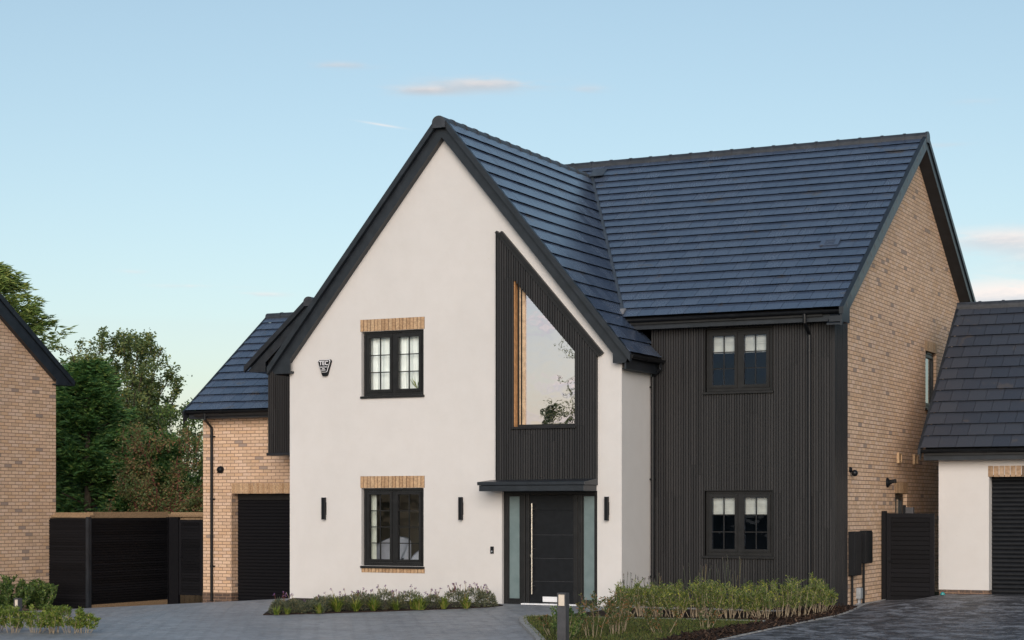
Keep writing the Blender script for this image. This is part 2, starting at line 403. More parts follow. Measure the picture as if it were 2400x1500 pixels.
def gutter(mb, a, b, r=.058, n=8):
    """half-round gutter with rolled lip and joint collars"""
    a = Vector(a); b = Vector(b); t = (b-a).normalized(); u = t.cross(Vector((0,0,1))).normalized(); z = Vector((0,0,1))
    def seg(p, q, r):
        base = len(mb.v)
        for e in (p, q):
            for rr in (r, r-.006):
                for i in range(n+1):
                    an = math.pi + math.pi*i/n; mb.v.append(tuple(e + u*rr*math.cos(an) + z*rr*math.sin(an)))
        m = n+1
        for i in range(n):
            mb.f.append((base+i, base+i+1, base+2*m+i+1, base+2*m+i))
            mb.f.append((base+m+i+1, base+m+i, base+3*m+i, base+3*m+i+1))
        for i in (0, n): mb.f.append((base+i, base+m+i, base+3*m+i, base+2*m+i))
        mb.f.append(tuple(base+i for i in range(m))); mb.f.append(tuple(base+2*m+i for i in range(m)))
    seg(a, b, r)
    L = (b-a).length; k = max(1, int(L/2))
    for i in range(k):
        c = a + t*(L*(i+.5)/k); seg(c-t*.05, c+t*.05, r+.008)
    mb.tube([a - u*r, b - u*r], .008, 6); mb.tube([a + u*r, b + u*r], .008, 6)

def slats(mb, x0, x1, zlo, zhi, y0, y1, holes=(), pitch=.0485, gap=.013, fn=fy, seam=0):
    """vertical battens; holes = (xa, xb, bottom, top-function); zhi = number or function"""
    n = int((x1-x0)/pitch+.5); p = (x1-x0)/n; r = random.Random(int(x0*100)+3)
    for i in range(n):
        a = x0+i*p+gap*.5; b = x0+(i+1)*p-gap*.5; c = (a+b)/2
        top = zhi(c) if callable(zhi) else zhi
        iv = [(zlo, top)]
        for (xa, xb, hb, ht) in holes:
            if b > xa and a < xb:
                h1 = ht(c) if callable(ht) else ht; nv = []
                for (s, e) in iv:
                    if hb > s: nv.append((s, min(e, hb)))
                    if h1 < e: nv.append((max(s, h1), e))
                iv = nv
        dd = r.uniform(-.0015, .0015)
        if i % 3 == 0: cut = r.uniform(.2, 2.6); bd = r.uniform(-.001, .001); ed = .002
        else: ed = 0
        for (s, e) in iv:
            if e-s < .03: continue
            c0 = s
            for cz in [zlo+cut+3.0*q for q in range(3)]:
                if c0+.05 < cz < e-.05:
                    mb.prism(rect(a+ed,b,c0,cz-.0015), [], fn, y0+dd+bd, y1); c0 = cz+.0015
            mb.prism(rect(a+ed,b,c0,e), [], fn, y0+dd+bd, y1)

def win(parent, x0, x1, z0, z1, yw, rec, cols, rows, name='window', fn=fy, sgn=1, sashes=2, label=None, vent=True, glass='pane'):
    """casement window with frame, sashes, glazing bars, panes, sill. depth grows with sgn into the wall"""
    Y = lambda d: yw + sgn*d
    f = MB(); w = .062
    ring(f, x0, x1, z0, z1, w, Y(rec), Y(rec+.07), fn)
    ring(f, x0+.012, x1-.012, z0+.012, z1-.012, .03, Y(rec-.012), Y(rec), fn)
    xs = [x0+w] + [x0+w + (x1-x0-2*w)*k/sashes for k in range(1, sashes)] + [x1-w]
    for k in range(1, sashes): f.prism(rect(xs[k]-.03, xs[k]+.03, z0+w, z1-w), [], fn, Y(rec-.004), Y(rec+.066))
    W = f.build(name, M['frame'], parent)
    if label: W['label'] = label
    for k in range(sashes):
        a = xs[k] + (.03 if k else 0) + .003; b = xs[k+1] - (.03 if k < sashes-1 else 0) - .003
        s = MB(); sw = .058
        ring(s, a, b, z0+w+.003, z1-w-.003, sw, Y(rec-.016), Y(rec+.05), fn)
        ring(s, a+.02, b-.02, z0+w+.023, z1-w-.023, .03, Y(rec-.024), Y(rec-.016), fn)
        s.build('sash', M['frame'], W)
        gx0, gx1, gz0, gz1 = a+sw, b-sw, z0+w+.003+sw, z1-w-.003-sw
        if cols*rows > 1:
            g = MB()
            for c in range(1, cols):
                xc = gx0+(gx1-gx0)*c/cols; g.prism(rect(xc-.009, xc+.009, gz0, gz1), [], fn, Y(rec+.006), Y(rec+.03))
            for r_ in range(1, rows):
                zc = gz0+(gz1-gz0)*r_/rows; g.prism(rect(gx0, gx1, zc-.009, zc+.009), [], fn, Y(rec+.0075), Y(rec+.0285))
            g.build('glazing_bar', M['frame'], W)
        pn = MB(); q = [(gx0,gz0),(gx1,gz0),(gx1,gz1),(gx0,gz1)]
        pts = [fn(u, v, Y(rec+.016)) for (u, v) in q]
        if sgn < 0: pts.reverse()
        pn.quad(*[tuple(p_) for p_ in pts])
        pn.build('pane', M[glass], W, fix=False)
    s = MB()
    s.prism(rect(x0-.035, x1+.03, z0-.045, z0-.003), [], fn, Y(-.045), Y(rec+.02))
    s.build('sill', M['frame'], W, bevel=.006)
    if vent:
        v = MB(); c = (x0+x1)/2; v.prism(rect(c-.17, c+.17, z1-.036, z1-.016), [], fn, Y(rec-.032), Y(rec-.012)); v.build('trickle_vent', M['frame'], W)
    return W

def room(parent, x0, x1, y0, y1, z0, z1, mat='plaster'):
    m = MB()
    m.quad((x0,y1,z0),(x1,y1,z0),(x1,y1,z1),(x0,y1,z1)); m.quad((x0,y0,z0),(x0,y1,z0),(x0,y1,z1),(x0,y0,z1))
    m.quad((x1,y0,z0),(x1,y1,z0),(x1,y1,z1),(x1,y0,z1)); m.quad((x0,y0,z0),(x1,y0,z0),(x1,y1,z0),(x0,y1,z0)); m.quad((x0,y0,z1),(x1,y0,z1),(x1,y1,z1),(x0,y1,z1))
    return m.build('room', M[mat], parent, fix=False)

def soldiers(mb, x0, x1, z0, z1, y0, y1, fn=fy, n=None):
    n = n or round((x1-x0)/.075); p = (x1-x0)/n; r = random.Random(int(x0*31+z0*77))
    for i in range(n):
        mb.prism(rect(x0+i*p+.006, x0+(i+1)*p-.006, z0+r.uniform(0,.004), z1-r.uniform(0,.004)), [], fn, y0+r.uniform(-.003,.003), y1)
M['sold'] = m_island('lintel_brick', [(0,(.40,.25,.14)),(.4,(.50,.325,.19)),(.8,(.56,.385,.235)),(1,(.36,.235,.14))], .85, .3, .5, 30, .006)
M['sold2'] = m_island('weathered_lintel_brick', [(0,(.13,.09,.06)),(.25,(.36,.24,.15)),(.7,(.46,.31,.20)),(1,(.50,.36,.25))], .85, .3, .5, 22, .006)

def roller(mb, x0, x1, z0, z1, y, pitch):
    """ribbed roller shutter: convex slats"""
    n = int((z1-z0)/pitch); p = (z1-z0)/n; prof = []
    for i in range(n):
        for k in range(7):
            t = k/7; prof.append((z0+(i+t)*p, y-.017*math.sin(math.pi*min(1, t*1.08))**.7 if t < .92 else y))
    prof.append((z1, y)); base = len(mb.v)
    for (z, yy) in prof: mb.v += [(x0,yy,z),(x1,yy,z)]
    for i in range(len(prof)-1): mb.f.append((base+2*i, base+2*i+1, base+2*i+3, base+2*i+2))

def downpipe(name, parent, pts, brackets, r=.034):
    m = MB(); m.tube(pts, r, 12)
    for z, dx, dy in brackets:
        p = Vector(pts[-1]); m.lathe((p.x, p.y, z), [(r+.009,-.018),(r+.009,.018)], 12); m.box(p.x+min(0,dx), p.x+max(0,dx)+.004, p.y+min(0,dy), p.y+max(0,dy)+.004, z-.014, z+.014)
    return m.build(name, M['gutterm'], parent, smooth=False)

# ------------------------------------------------------------------ the white gabled house
H = root('detached_house', (3.5, 0, 0), 'white rendered house with steep front gable, charcoal slatted wing and slate grey roof', 'house')
AX, AZ, SL = 3.41, 8.95, 1.205                # gable roof: apex and slope
groof = lambda x: AZ - SL*abs(x-AX)
MY0, MZ0, MS = 1.0, 5.2, .673                 # main roof: eave and slope
RY = 6.95; RZ = MZ0 + MS*(RY-MY0)
WY = 1.356; BX = 10.37
bayL, bayR = 4.48, 6.451
bay_top = lambda x: 6.754 - 1.139*(x-bayL)
fw = [(4.826,3.21),(6.03,3.21),(6.03,4.548),(4.826,5.882)]
fw_top = lambda x: 5.882 - 1.108*(x-4.826)
UP = (1.598, 2.939, 3.85, 5.065); LO = (1.598, 2.939, .66, 2.118)

# rendered gable wall with real openings
m = MB()
outer = [(0,-.04),(6.92,-.04),(6.92,groof(6.92)-.14),(AX,AZ-.14),(0,groof(0)-.14)]
m.prism(outer, [rect(*UP), rect(*LO), fw, rect(4.56, 6.45, 0.0, 2.05)], fy, 0, .10)
m.box(6.80, 6.92, .1, WY+.03, -.04, 4.30)
m.build('render_wall', M['render'], H)
m = MB(); m.box(.008, 6.912, .008, .1, -.6, -.0405); m.box(6.80, 6.912, .1, WY+.1, -.6, -.0405); m.box(6.8, BX-.01, WY+.008, WY+.2, -.6, -.02); m.box(BX-.2, BX-.006, 2.17, 12.3, -.6, -.02)
m.build('plinth', M['plinth'], H)
m = MB(); m.box(0.002, .12, .1, 8.5, -.5, 4.5); m.build('party_wall', M['render'], H)

# brick gable end on the right
mr = lambda y: MZ0 + MS*(min(y, 2*RY-y)-MY0)
m = MB()
poly = [(2.16,-.02),(12.5,-.02),(12.5,mr(12.5)-.12),(RY,RZ-.12),(2.16,mr(2.16)-.12)]
SW1 = (7.87, 8.80, 3.80, 4.985); SW2 = (5.45, 6.35, 1.20, 2.035)
m.prism(poly, [rect(*SW1), rect(*SW2)], fx, BX-.12, BX)
m.build('brick_wall', M['brick'], H)
for (a, b, c, d) in (SW1, SW2):
    m = MB(); n = 9; p = (b-a+.12)/n
    for i in range(n): m.prism(rect(a-.06+i*p+.004, a-.06+(i+1)*p-.004, d, d+.215), [], fx, BX-.05, BX+.004+(i%2)*.002)
    m.build('lintel', M['sold'], H)
win(H, *SW1, BX, .07, 1, 1, fn=fx, sgn=-1, sashes=1, glass='pane2')
win(H, *SW2, BX, .09, 1, 1, fn=fx, sgn=-1, sashes=1, vent=False, glass='pane2')
room(H, BX-2.4, BX-.125, 7.5, 9.2, 3.5, 5.2); room(H, BX-2.4, BX-.125, 5.1, 6.7, .8, 2.3)

# charcoal slatted main wall
W1 = (7.975, 9.225, 3.83, 4.96); W2 = (7.965, 9.245, .885, 2.055)
m = MB()
m.prism(rect(6.92, BX-.02, -.02, 5.06), [rect(*W1), rect(*W2)], fy, WY+.032, WY+.15)
m.box(BX-.12, BX-.028, WY+.15, 2.16, -.02, 5.4)
m.build('backing_wall', M['frame'], H)
m = MB()
slats(m, 6.925, BX-.045, -.0, 5.05, WY, WY+.032, [(W1[0]-.012,W1[1]+.012,W1[2]-.03,W1[3]+.012),(W2[0]-.012,W2[1]+.012,W2[2]-.03,W2[3]+.012)])
slats(m, WY+.02, 2.15, -.0, lambda y: min(5.35, mr(y)-.2), BX+.006, BX-.028, fn=fx)
m.box(BX-.045, BX+.009, WY-.006, WY+.035, -.0, 5.1)
m.build('slatted_cladding', M['slat'], H)
for (a, b, c, d) in (W1, W2):
    m = MB(); m.box(a-.013, a, WY-.004, WY+.13, c-.03, d+.013); m.box(b, b+.013, WY-.004, WY+.13, c-.03, d+.013); m.box(a, b, WY-.004, WY+.13, d, d+.013)
    m.build('window_reveal', M['frame'], H)
win(H, W1[0], W1[1], W1[2], W1[3], WY, .075, 2, 3, vent=False, glass='pane3')
win(H, W2[0], W2[1], W2[2], W2[3], WY, .075, 2, 3, vent=False, glass='pane3')
room(H, 7.2, 10.1, WY+.16, 4.4, 3.0, 5.05, 'dimroom'); room(H, 7.2, 10.1, WY+.16, 4.4, .15, 2.4, 'dimroom')

# windows in the rendered gable
win(H, UP[0]+.03, UP[1]-.008, UP[2], UP[3], 0, .06, 2, 3)
win(H, LO[0]+.03, LO[1]-.008, LO[2], LO[3], 0, .06, 2, 4)
room(H, .4, 4.2, .105, 3.2, 2.9, 5.1); room(H, .4, 4.2, .105, 3.2, .05, 2.45)
for (a, b, z0, z1) in ((1.575, 2.962, UP[3]+.004, UP[3]+.228), (1.575, 2.962, LO[3]+.004, LO[3]+.225)):
    m = MB(); soldiers(m, a, b, z0, z1, -.010, .06); L = m.build('lintel', M['sold'], H)
    m = MB(); m.box(a+.002, b-.002, -.003, .05, z0, z1); m.build('mortar', M['mortar'], L)
m = MB(); soldiers(m, 1.60, 2.965, LO[2]-.128, LO[2]-.046, -.010, .05); L = m.build('brick_sill', M['sold'], H)
m = MB(); m.box(1.602, 2.963, -.003, .05, LO[2]-.127, LO[2]-.047); m.build('mortar', M['mortar'], L)

# slatted bay panel with the tall sloping window
BY = -.075
m = MB()
m.prism([(bayL,2.24),(bayR,2.24),(bayR,bay_top(bayR)),(bayL,bay_top(bayL))], [fw], fy, BY+.03, -.002)
PB = m.build('bay_panel', M['frame'], H)
m = MB()
slats(m, bayL+.012, bayR-.02, 2.24, lambda x: bay_top(x)-.02, BY, BY+.03, [(fw[0][0],fw[1][0],3.21,fw_top)])
m.build('slatted_cladding', M['slat'], PB)
m = MB()
dx, dz = 1, -1.139; ln = math.hypot(dx, dz); ax = Vector((dx/ln,0,dz/ln)); nz = Vector((1.139/ln,0,1/ln)); ay = Vector((0,1,0))
m.obox((bayL-.02, BY-.022, bay_top(bayL-.02)-.035), ax, ay, nz, (bayR-bayL+.06)*ln, .11, .05)
m.obox((bayL+.05, BY-.004, bay_top(bayL+.05)+.02), ax, ay, nz, (bayR-bayL+.03)*ln, .10, .075)
m.box(bayR-.02, bayR+.012, BY-.008, .0, 2.24, bay_top(bayR)-.01)
m.box(bayL-.008, bayL+.012, BY-.006, .0, 2.24, bay_top(bayL)-.01)
m.build('flashing', M['frame'], PB)
# the window itself
def inset(pts, w):
    n = len(pts); out = []
    for i in range(n):
        p0, p1, p2 = Vector(pts[i-1]), Vector(pts[i]), Vector(pts[(i+1) % n])
        e1 = (p1-p0).normalized(); e2 = (p2-p1).normalized(); n1 = Vector((-e1.y, e1.x)); n2 = Vector((-e2.y, e2.x))
        b = (n1+n2); b = b/(1+n1.dot(n2)); out.append(tuple(p1 + b*w))
    return out
m = MB(); m.prism(fw, [inset(fw, .045)], fy, .075, .15); FW = m.build('gable_window', M['frame'], H)
m = MB()
m.box(4.827, 4.842, BY+.035, .075, 3.215, 5.86); m.build('jamb', M['lit_wood'], FW)  # wood strip with warm light on the reveal put into its orange
m = MB(); m.prism([(4.872,3.256),(4.985,3.256),(4.985,5.66),(4.872,5.79)], [], fy, .088, .14); m.build('reflection_strip', M['cream'], FW)  # cream strip paints the reflection of the frame's inner side
m = MB(); m.box(4.905, 4.93, .080, .10, 3.256, 5.72); m.build('frame_strip', M['door'], FW)
ip = inset(fw, .04); m = MB(); m.quad(*[(p[0], .118, p[1]) for p in ip]); m.build('pane', M['solar'], FW, fix=False)
m = MB(); m.box(4.80, 6.07, BY-.04, .08, 3.165, 3.208); m.build('sill', M['frame'], FW, bevel=.006)
room(H, 4.5, 6.05, .106, 3.2, 2.8, 5.55)

# door set
D = MB(); y0, y1 = .075, .15
D.box(4.561, 4.635, y0, y1, .0, 2.05); D.box(6.385, 6.449, y0, y1, .0, 2.05); D.box(4.635, 6.385, y0, y1, 1.985, 2.05)
D.box(4.905, 4.99, y0-.006, y1, .0, 1.985); D.box(5.0, 5.075, y0, y1+.002, .0, 1.985)
D.box(5.955, 6.03, y0, y1+.002, .0, 1.985); D.box(6.04, 6.115, y0-.006, y1, .0, 1.985)
D.box(4.635, 4.905, y0, y1, .0, .075); D.box(6.115, 6.385, y0, y1, .0, .075)
DS = D.build('door_frame', M['frame'], H, bevel=.004)
for a, b in ((4.637, 4.903), (6.117, 6.383)):
    m = MB(); ring(m, a, b, .077, 1.983, .028, y0+.012, y1-.01); m.build('glazing_frame', M['frame'], DS)
for a, b in ((4.66, 4.88), (6.14, 6.36)):
    m = MB(); m.box(a, b, y0+.03, y0+.05, .10, 1.96); m.build('sidelight', M['frost'], DS)
m = MB(); zs = [.03, .425, .84, 1.262, 1.70, 1.98]
for i in range(5): m.box(5.08, 5.95, y0+.01, y1-.02, zs[i]+.004, zs[i+1]-.004)
m.box(5.081, 5.949, y0+.014, y1-.03, .031, 1.979)
DL = m.build('front_door', M['door'], H, bevel=.003)
m = MB()
for z in zs[1:4]: m.box(5.10, 5.945, y0+.0125, y0+.016, z-.0022, z+.0022)
m.build('groove_inlay', M['greymetal'], DL)
m = MB(); m.tube([(5.155, y0-.055, .19), (5.155, y0-.055, 1.83)], .016, 12)
for z in (.34, 1.01, 1.72): m.tube([(5.155, y0-.055, z), (5.175, y0+.012, z)], .010, 8)
m.build('handle', M['steel'], DL)
m = MB(); m.lathe((5.113, y0+.012, .885), [(.026,0),(.026,.010),(.021,.014)], 16, 1); m.box(5.107, 5.119, y0-.008, y0+.01, .852, .89); m.build('lock', M['steel'], DL)
m = MB(); m.box(5.345, 5.70, y0-.004, y0+.011, .055, .15); m.box(5.36, 5.685, y0-.010, y0-.0045, .072, .135); m.build('letterbox', M['white'], DL, bevel=.003)
m = MB(); m.box(4.96, 6.05, -.03, .15, -.012, .026); m.build('threshold', M['white'], DS)
m = MB(); m.quad((4.6,.3,0),(6.4,.3,0),(6.4,.3,2.05),(4.6,.3,2.05)); m.build('hall_panel', M['plaster'], H)

# flat canopy over the door
m = MB()
m.box(4.375, 6.44, -.55, -.002, 2.045, 2.15)
K = m.build('door_canopy', M['trim'], H, bevel=.006)
m = MB(); n0 = len(m.v)
m.v += [(4.35,-.58,2.152),(6.465,-.58,2.152),(6.465,0,2.152),(4.35,0,2.152),(4.35,-.58,2.212),(6.465,-.58,2.212),(6.465,-.0,2.275),(4.35,-.0,2.255)]
m.f += [(0,3,2,1),(4,5,6,7),(0,1,5,4),(1,2,6,5),(2,3,7,6),(3,0,4,7)]
m.build('canopy_capping', M['lead'] if False else M['trim'], K, bevel=.008)

# ---- roofs
X = Vector((1,0,0)); Yv = Vector((0,1,0)); Z = Vector((0,0,1))
RX0, RX1 = -.1, 10.60
vs = Vector((0,1,MS)).normalized(); nn = Vector((0,-MS,1)).normalized(); Lm = math.hypot(RY-MY0, RZ-MZ0)
m = MB()
tiles(m, (RX0, MY0, MZ0), X, vs, nn, RX1-RX0, Lm, keep=lambda c: c.z > groof(c.x) - .30)
RF = m.build('roof', M['tile'], H)
m = MB()
m.prism([(MY0+.05,MZ0-.03),(RY,RZ-.03),(2*RY-MY0,MZ0-.03),(2*RY-MY0,MZ0-.13),(RY,RZ-.14),(MY0+.05,MZ0-.13)], [], fx, RX0, BX-.13)
m.build('roof_deck', M['frame'], RF)
m = MB(); m.quad((RX0,RY,RZ),(RX1,RY,RZ),(RX1,2*RY-MY0,MZ0),(RX0,2*RY-MY0,MZ0)); m.build('rear_slope', M['tile'], RF)
m = MB(); capping(m, (RX0+.2, RY, RZ-.03), (RX1+.05, RY, RZ-.03), .125); m.build('ridge_capping', M['ridge'], RF, fix=True)
# verge and bargeboard on the brick gable
def band(mb, pts_top, drop0, drop1, a0, a1, fn):
    """strip that follows a polyline of (u, z), between two vertical drops"""
    up = [(u, z-drop0) for u, z in pts_top]; dn = [(u, z-drop1) for u, z in reversed(pts_top)]
    mb.prism(up+dn, [], fn, a0, a1)
line = [(MY0-.06, MZ0-.04+.03), (RY, RZ+.04), (2*RY-MY0+.06, MZ0-.01)]
m = MB(); band(m, line, -.02, .10, RX1-.03, RX1+.05, fx); m.build('verge_trim', M['trim'], RF)
m = MB(); band(m, line, .11, .30, RX1-.01, RX1+.022, fx)
m.prism([(MY0-.05, MZ0-.14), (MY0+.42, MZ0+.06), (MY0+.42, MZ0-.24), (MY0-.05, MZ0-.24)], [], fx, RX1+.0225, BX+.02)
m.build('bargeboard', M['trim'], RF)
m = MB(); band(m, line, .26, .285, BX-.02, RX1-.011, fx); m.build('soffit', M['trim'], RF)
# dry verge clip joints
Lc = 23
for i in range(Lc):
    t = (i+.5)/Lc; c = Vector((RX1+.051, MY0+(RY-MY0)*t, MZ0+(RZ-MZ0)*t+.02)); m = MB(); m.obox(c - vs*.004 - nn*.1, X, vs, nn, .004, .008, .1); m.build('verge_clip', M['lead'], RF)
# eave: fascia, gutter
m = MB(); m.box(6.62, BX+.2, MY0+.10, MY0+.13, 4.985, 5.17); m.box(6.75, BX+.2, MY0+.13, WY+.03, 5.045, 5.065); m.build('fascia', M['trim'], H)
m = MB(); gutter(m, (6.62, MY0+.035, 5.165), (RX1+.0, MY0+.035, 5.165)); m.build('gutter', M['gutterm'], H)

# gable roof
m = MB()
GY0 = -.20; ex = 7.13; exl = 2*AX-ex
gl = math.hypot(ex-AX, SL*(ex-AX))-.10
vr = Vector((-1,0,SL)).normalized(); nr = Vector((SL,0,1)).normalized()
zmain = lambda y: MZ0 + MS*(y-MY0)
tiles(m, (ex, GY0, groof(ex)), Yv, vr, nr, 7.4, gl, keep=lambda c: (c.z > zmain(c.y)-.16 or c.y < WY+.02), seed=5)
vl = Vector((1,0,SL)).normalized(); nl = Vector((-SL,0,1)).normalized()
tiles(m, (exl, GY0, groof(exl)), Yv, vl, nl, 7.4, gl, keep=lambda c: (c.z > zmain(c.y)-.16 or c.y < WY), seed=6)
GR = m.build('gable_roof', M['tile'], H)
m = MB(); m.prism([(exl+.05,groof(exl+.05)-.03),(AX,AZ-.03),(ex-.05,groof(ex-.05)-.03),(ex-.05,groof(ex-.05)-.13),(AX,AZ-.135),(exl+.05,groof(exl+.05)-.13)], [], fy, GY0+.1, 6.4)
m.build('roof_deck', M['frame'], GR)
m = MB(); capping(m, (AX, -.30, AZ-.145), (AX, 6.62, AZ-.145), .135); m.build('ridge_capping', M['ridge'], GR)
gline = [(exl-.05, groof(exl-.05)+.03), (AX-.09, groof(AX-.09)+.03), (AX+.09, groof(AX+.09)+.03), (ex+.05, groof(ex+.05)+.03)]
m = MB(); band(m, gline, -.01, .135, GY0-.06, GY0+.03, fy); m.build('verge_trim', M['trim'], GR)
m = MB()
um = lambda x: groof(x)-.385
m.prism([(exl+.02,groof(exl+.02)-.10),(AX,AZ-.10),(ex-.02,groof(ex-.02)-.10),(ex-.07,4.29),(6.82,4.29),(6.82,um(6.82)),(AX,AZ-.40),(.11,um(.11)),(.11,4.32),(exl+.07,4.32)], [], fy, GY0+.03, GY0+.06)
for (a, b) in ((6.83, ex-.07), (exl+.07, .10)):
    m.box(a, b, GY0+.0605, -.003, 4.30 if a > 3 else 4.33, 4.34 if a > 3 else 4.37)
BBd = m.build('bargeboard', M['trim'], GR)
m = MB(); band(m, [(.05, um(.05)+.04), (AX, AZ-.36), (6.87, um(6.87)+.04)], .0, .02, GY0+.0605, -.002, fy); m.build('soffit', M['trim'], GR)
m = MB(); m.box(ex-.10, ex-.07, GY0+.061, WY, 4.18, 4.42); m.box(6.925, ex-.10, -.001, WY-.002, 4.19, 4.21); m.build('fascia', M['trim'], H)
m = MB(); gutter(m, (ex+.03, GY0+.02, 4.42), (ex+.03, WY-.04, 4.42)); m.build('gutter', M['gutterm'], H)
m = MB(); m.box(exl+.07, exl+.10, GY0+.061, 4.5, 4.3, 4.44); m.build('fascia', M['trim'], H)
# valley flashing along the line where the two roofs meet
m = MB(); P = []
for i in range(13):
    y = WY-.2 + (6.36-WY+.2)*i/12; z = zmain(y); P.append(Vector((AX + (AZ-z)/SL, y, z)))
for i in range(12):
    d = (P[i+1]-P[i]).normalized(); s_ = d.cross(nn).normalized(); s2 = d.cross(nr).normalized()
    a, b = P[i], P[i+1]
    m.quad(*[tuple(v) for v in (a+nn*.037, b+nn*.037, b+nn*.037+s_*.055, a+nn*.037+s_*.055)])
    m.quad(*[tuple(v) for v in (a+nn*.02+s_*.055, b+nn*.02+s_*.055, b+nn*.052+s_*.058, a+nn*.052+s_*.058)])
m.build('valley_flashing', M['valley'], GR, fix=False)
m = MB(); m.obox(P[-1]+Vector((-.02,-.1,.03)), X, vs, nn, .32, .36, .012); m.build('lead_patch', M['valley'], GR); m = MB(); m.obox(P[0]+Vector((-.06,-.12,-.03)), X, vs, nn, .14, .16, .03); m.build('lead_patch', M['lead'], GR)
# roof vent tile
m = MB(); c = Vector((9.60, 2.98, zmain(2.98))); m.obox(c+nn*.03, X, vs, nn, .36, .26, .022)
for i in range(5): m.obox(c+X*.09+vs*(.05+.035*i)+nn*.052, X, vs, nn, .18, .012, .010)
m.build('roof_vent', M['tile'], RF)

# downpipes
downpipe('downpipe', H, [(7.16, 1.24, 4.39), (7.16, 1.24, 4.27), (6.985, 1.30, 4.13), (6.985, 1.30, -.1)], [(3.95, -.12, .0), (2.27, -.12, .0), (.5, -.12, 0)])
downpipe('downpipe', H, [(9.93, MY0+.03, 5.12), (9.93, MY0+.03, 4.98), (9.93, WY-.045, 4.78), (9.93, WY-.045, -.1)], [(4.5, .0, .06), (2.4, .0, .06), (.6, 0, .06)])

# ---- garage wing and slatted upper bay at the left
GW = 5.4
m = MB()
m.prism([(-5.89,-.36),(-5.1,-.36),(-5.1,2.075),(-2.3,2.075),(-2.3,-.36),(-.0,-.36),(-.0,4.0),(-5.89,4.0)], [], fy, GW, GW+.30)
wr = lambda y: 3.98 + .725*(y-4.97)
m.prism([(GW+.30,-.36),(11.3,-.36),(11.3,wr(2*8.4-11.3)-.14),(8.4,wr(8.4)-.14),(GW+.30,wr(GW+.3)-.14)], [], fx, -5.88, -5.6)
m.build('brick_wall', M['brick'], H)
m = MB(); m.box(-5.90, -5.095, GW-.004, GW+.302, -.75, -.21); m.build('plinth', M['plinth'], H)
m = MB(); soldiers(m, -5.09, -2.3, 2.077, 2.315, GW-.006, GW+.08); m.build('lintel', M['sold'], H)
m = MB(); roller(m, -5.1, -2.3, -.45, 2.075, GW+.27, .075); m.build('garage_door', M['fence'], H, smooth=False)
m = MB(); m.box(-5.09, -2.3, GW+.24, GW+.262, 1.93, 2.07); m.build('door_headbox', M['frame'], H)
wx0 = -6.07
wv = Vector((0,1,.725)).normalized(); wn = Vector((0,-.725,1)).normalized(); Lw = math.hypot(3.43, 3.43*.725)
m = MB(); tiles(m, (wx0, 4.97, 3.98), X, wv, wn, 6.0, Lw, keep=lambda c: True, seed=9)
WR = m.build('wing_roof', M['tile'], H)
m = MB(); m.prism([(5.0,3.95),(8.4,wr(8.4)-.03),(11.8,3.95),(11.8,3.85),(8.4,wr(8.4)-.13),(5.0,3.85)], [], fx, -5.87, 0); m.build('roof_deck', M['frame'], WR)
m = MB(); capping(m, (wx0-.03, 8.4, wr(8.4)-.02), (0, 8.4, wr(8.4)-.02), .115); m.build('ridge_capping', M['ridge'], WR)
wl = [(4.90, wr(4.90)+.03), (8.4, wr(8.4)+.03)]
m = MB(); band(m, wl, -.01, .10, wx0-.05, wx0+.0, fx); band(m, wl, .10, .26, wx0-.03, wx0-.005, fx); m.build('verge_trim', M['trim'], WR)
m = MB(); m.box(wx0+.02, -2, 5.06, 5.09, 3.80, 3.97); m.box(wx0+.02, -2, 5.09, GW, 3.80, 3.82); m.build('fascia', M['trim'], H)
m = MB(); gutter(m, (wx0-.04, 5.0, 3.965), (-2, 5.0, 3.965)); m.build('gutter', M['gutterm'], H)
downpipe('downpipe', H, [(-5.56, 5.0, 3.93), (-5.56, 5.0, 3.78), (-5.62, GW-.045, 3.60), (-5.62, GW-.045, -.4)], [(3.4, .07, .05), (1.95, .07, .05), (.4, .07, .05)])
# slatted bay over the garage with its own little gable
bx0, bx1, byy = -3.45, -.95, 4.40; bxc = (bx0+bx1)/2; bz = 6.33; bs = .875
broof = lambda x: bz - bs*abs(x-bxc)
m = MB(); m.prism([(bx0+.02,2.93),(bx1,2.93),(bx1,broof(bx1)-.1),(bxc,bz-.1),(bx0+.02,broof(bx0)-.1)], [], fy, byy+.03, 8.3); UB = m.build('upper_bay', M['frame'], H)
m = MB(); slats(m, bx0+.02, bx1, 2.97, lambda x: broof(x)-.12, byy, byy+.03); slats(m, byy+.03, 8.2, 2.97, 4.7, bx0-.005, bx0+.02, fn=fx); m.build('slatted_cladding', M['slat'], UB)
m = MB(); m.box(bx0-.015, bx1, byy-.015, GW, 2.905, 2.965); m.build('drip_trim', M['trim'], UB, bevel=.005)
m = MB(); bex = bxc-1.66; bl = math.hypot(1.66, 1.66*bs)
tiles(m, (bex, byy-.2, broof(bex)), Yv, Vector((1,0,bs)).normalized(), Vector((-bs,0,1)).normalized(), 4.4, bl, seed=11)
tiles(m, (2*bxc-bex, byy-.2, broof(bex)), Yv, Vector((-1,0,bs)).normalized(), Vector((bs,0,1)).normalized(), 4.4, bl, seed=12)
BR = m.build('bay_roof', M['tile'], UB)
m = MB(); capping(m, (bxc, byy-.29, bz-.10), (bxc, 8.6, bz-.10), .125); m.build('ridge_capping', M['ridge'], BR)
bline = [(bex-.04, broof(bex-.04)+.03), (bxc-.09, broof(bxc-.09)+.03), (bxc+.09, broof(bxc+.09)+.03), (2*bxc-bex+.04, broof(bex-.04)+.03)]
m = MB(); band(m, bline, -.01, .12, byy-.26, byy-.17, fy); m.build('verge_trim', M['trim'], BR)
m = MB(); bu = lambda x: broof(x)-.33
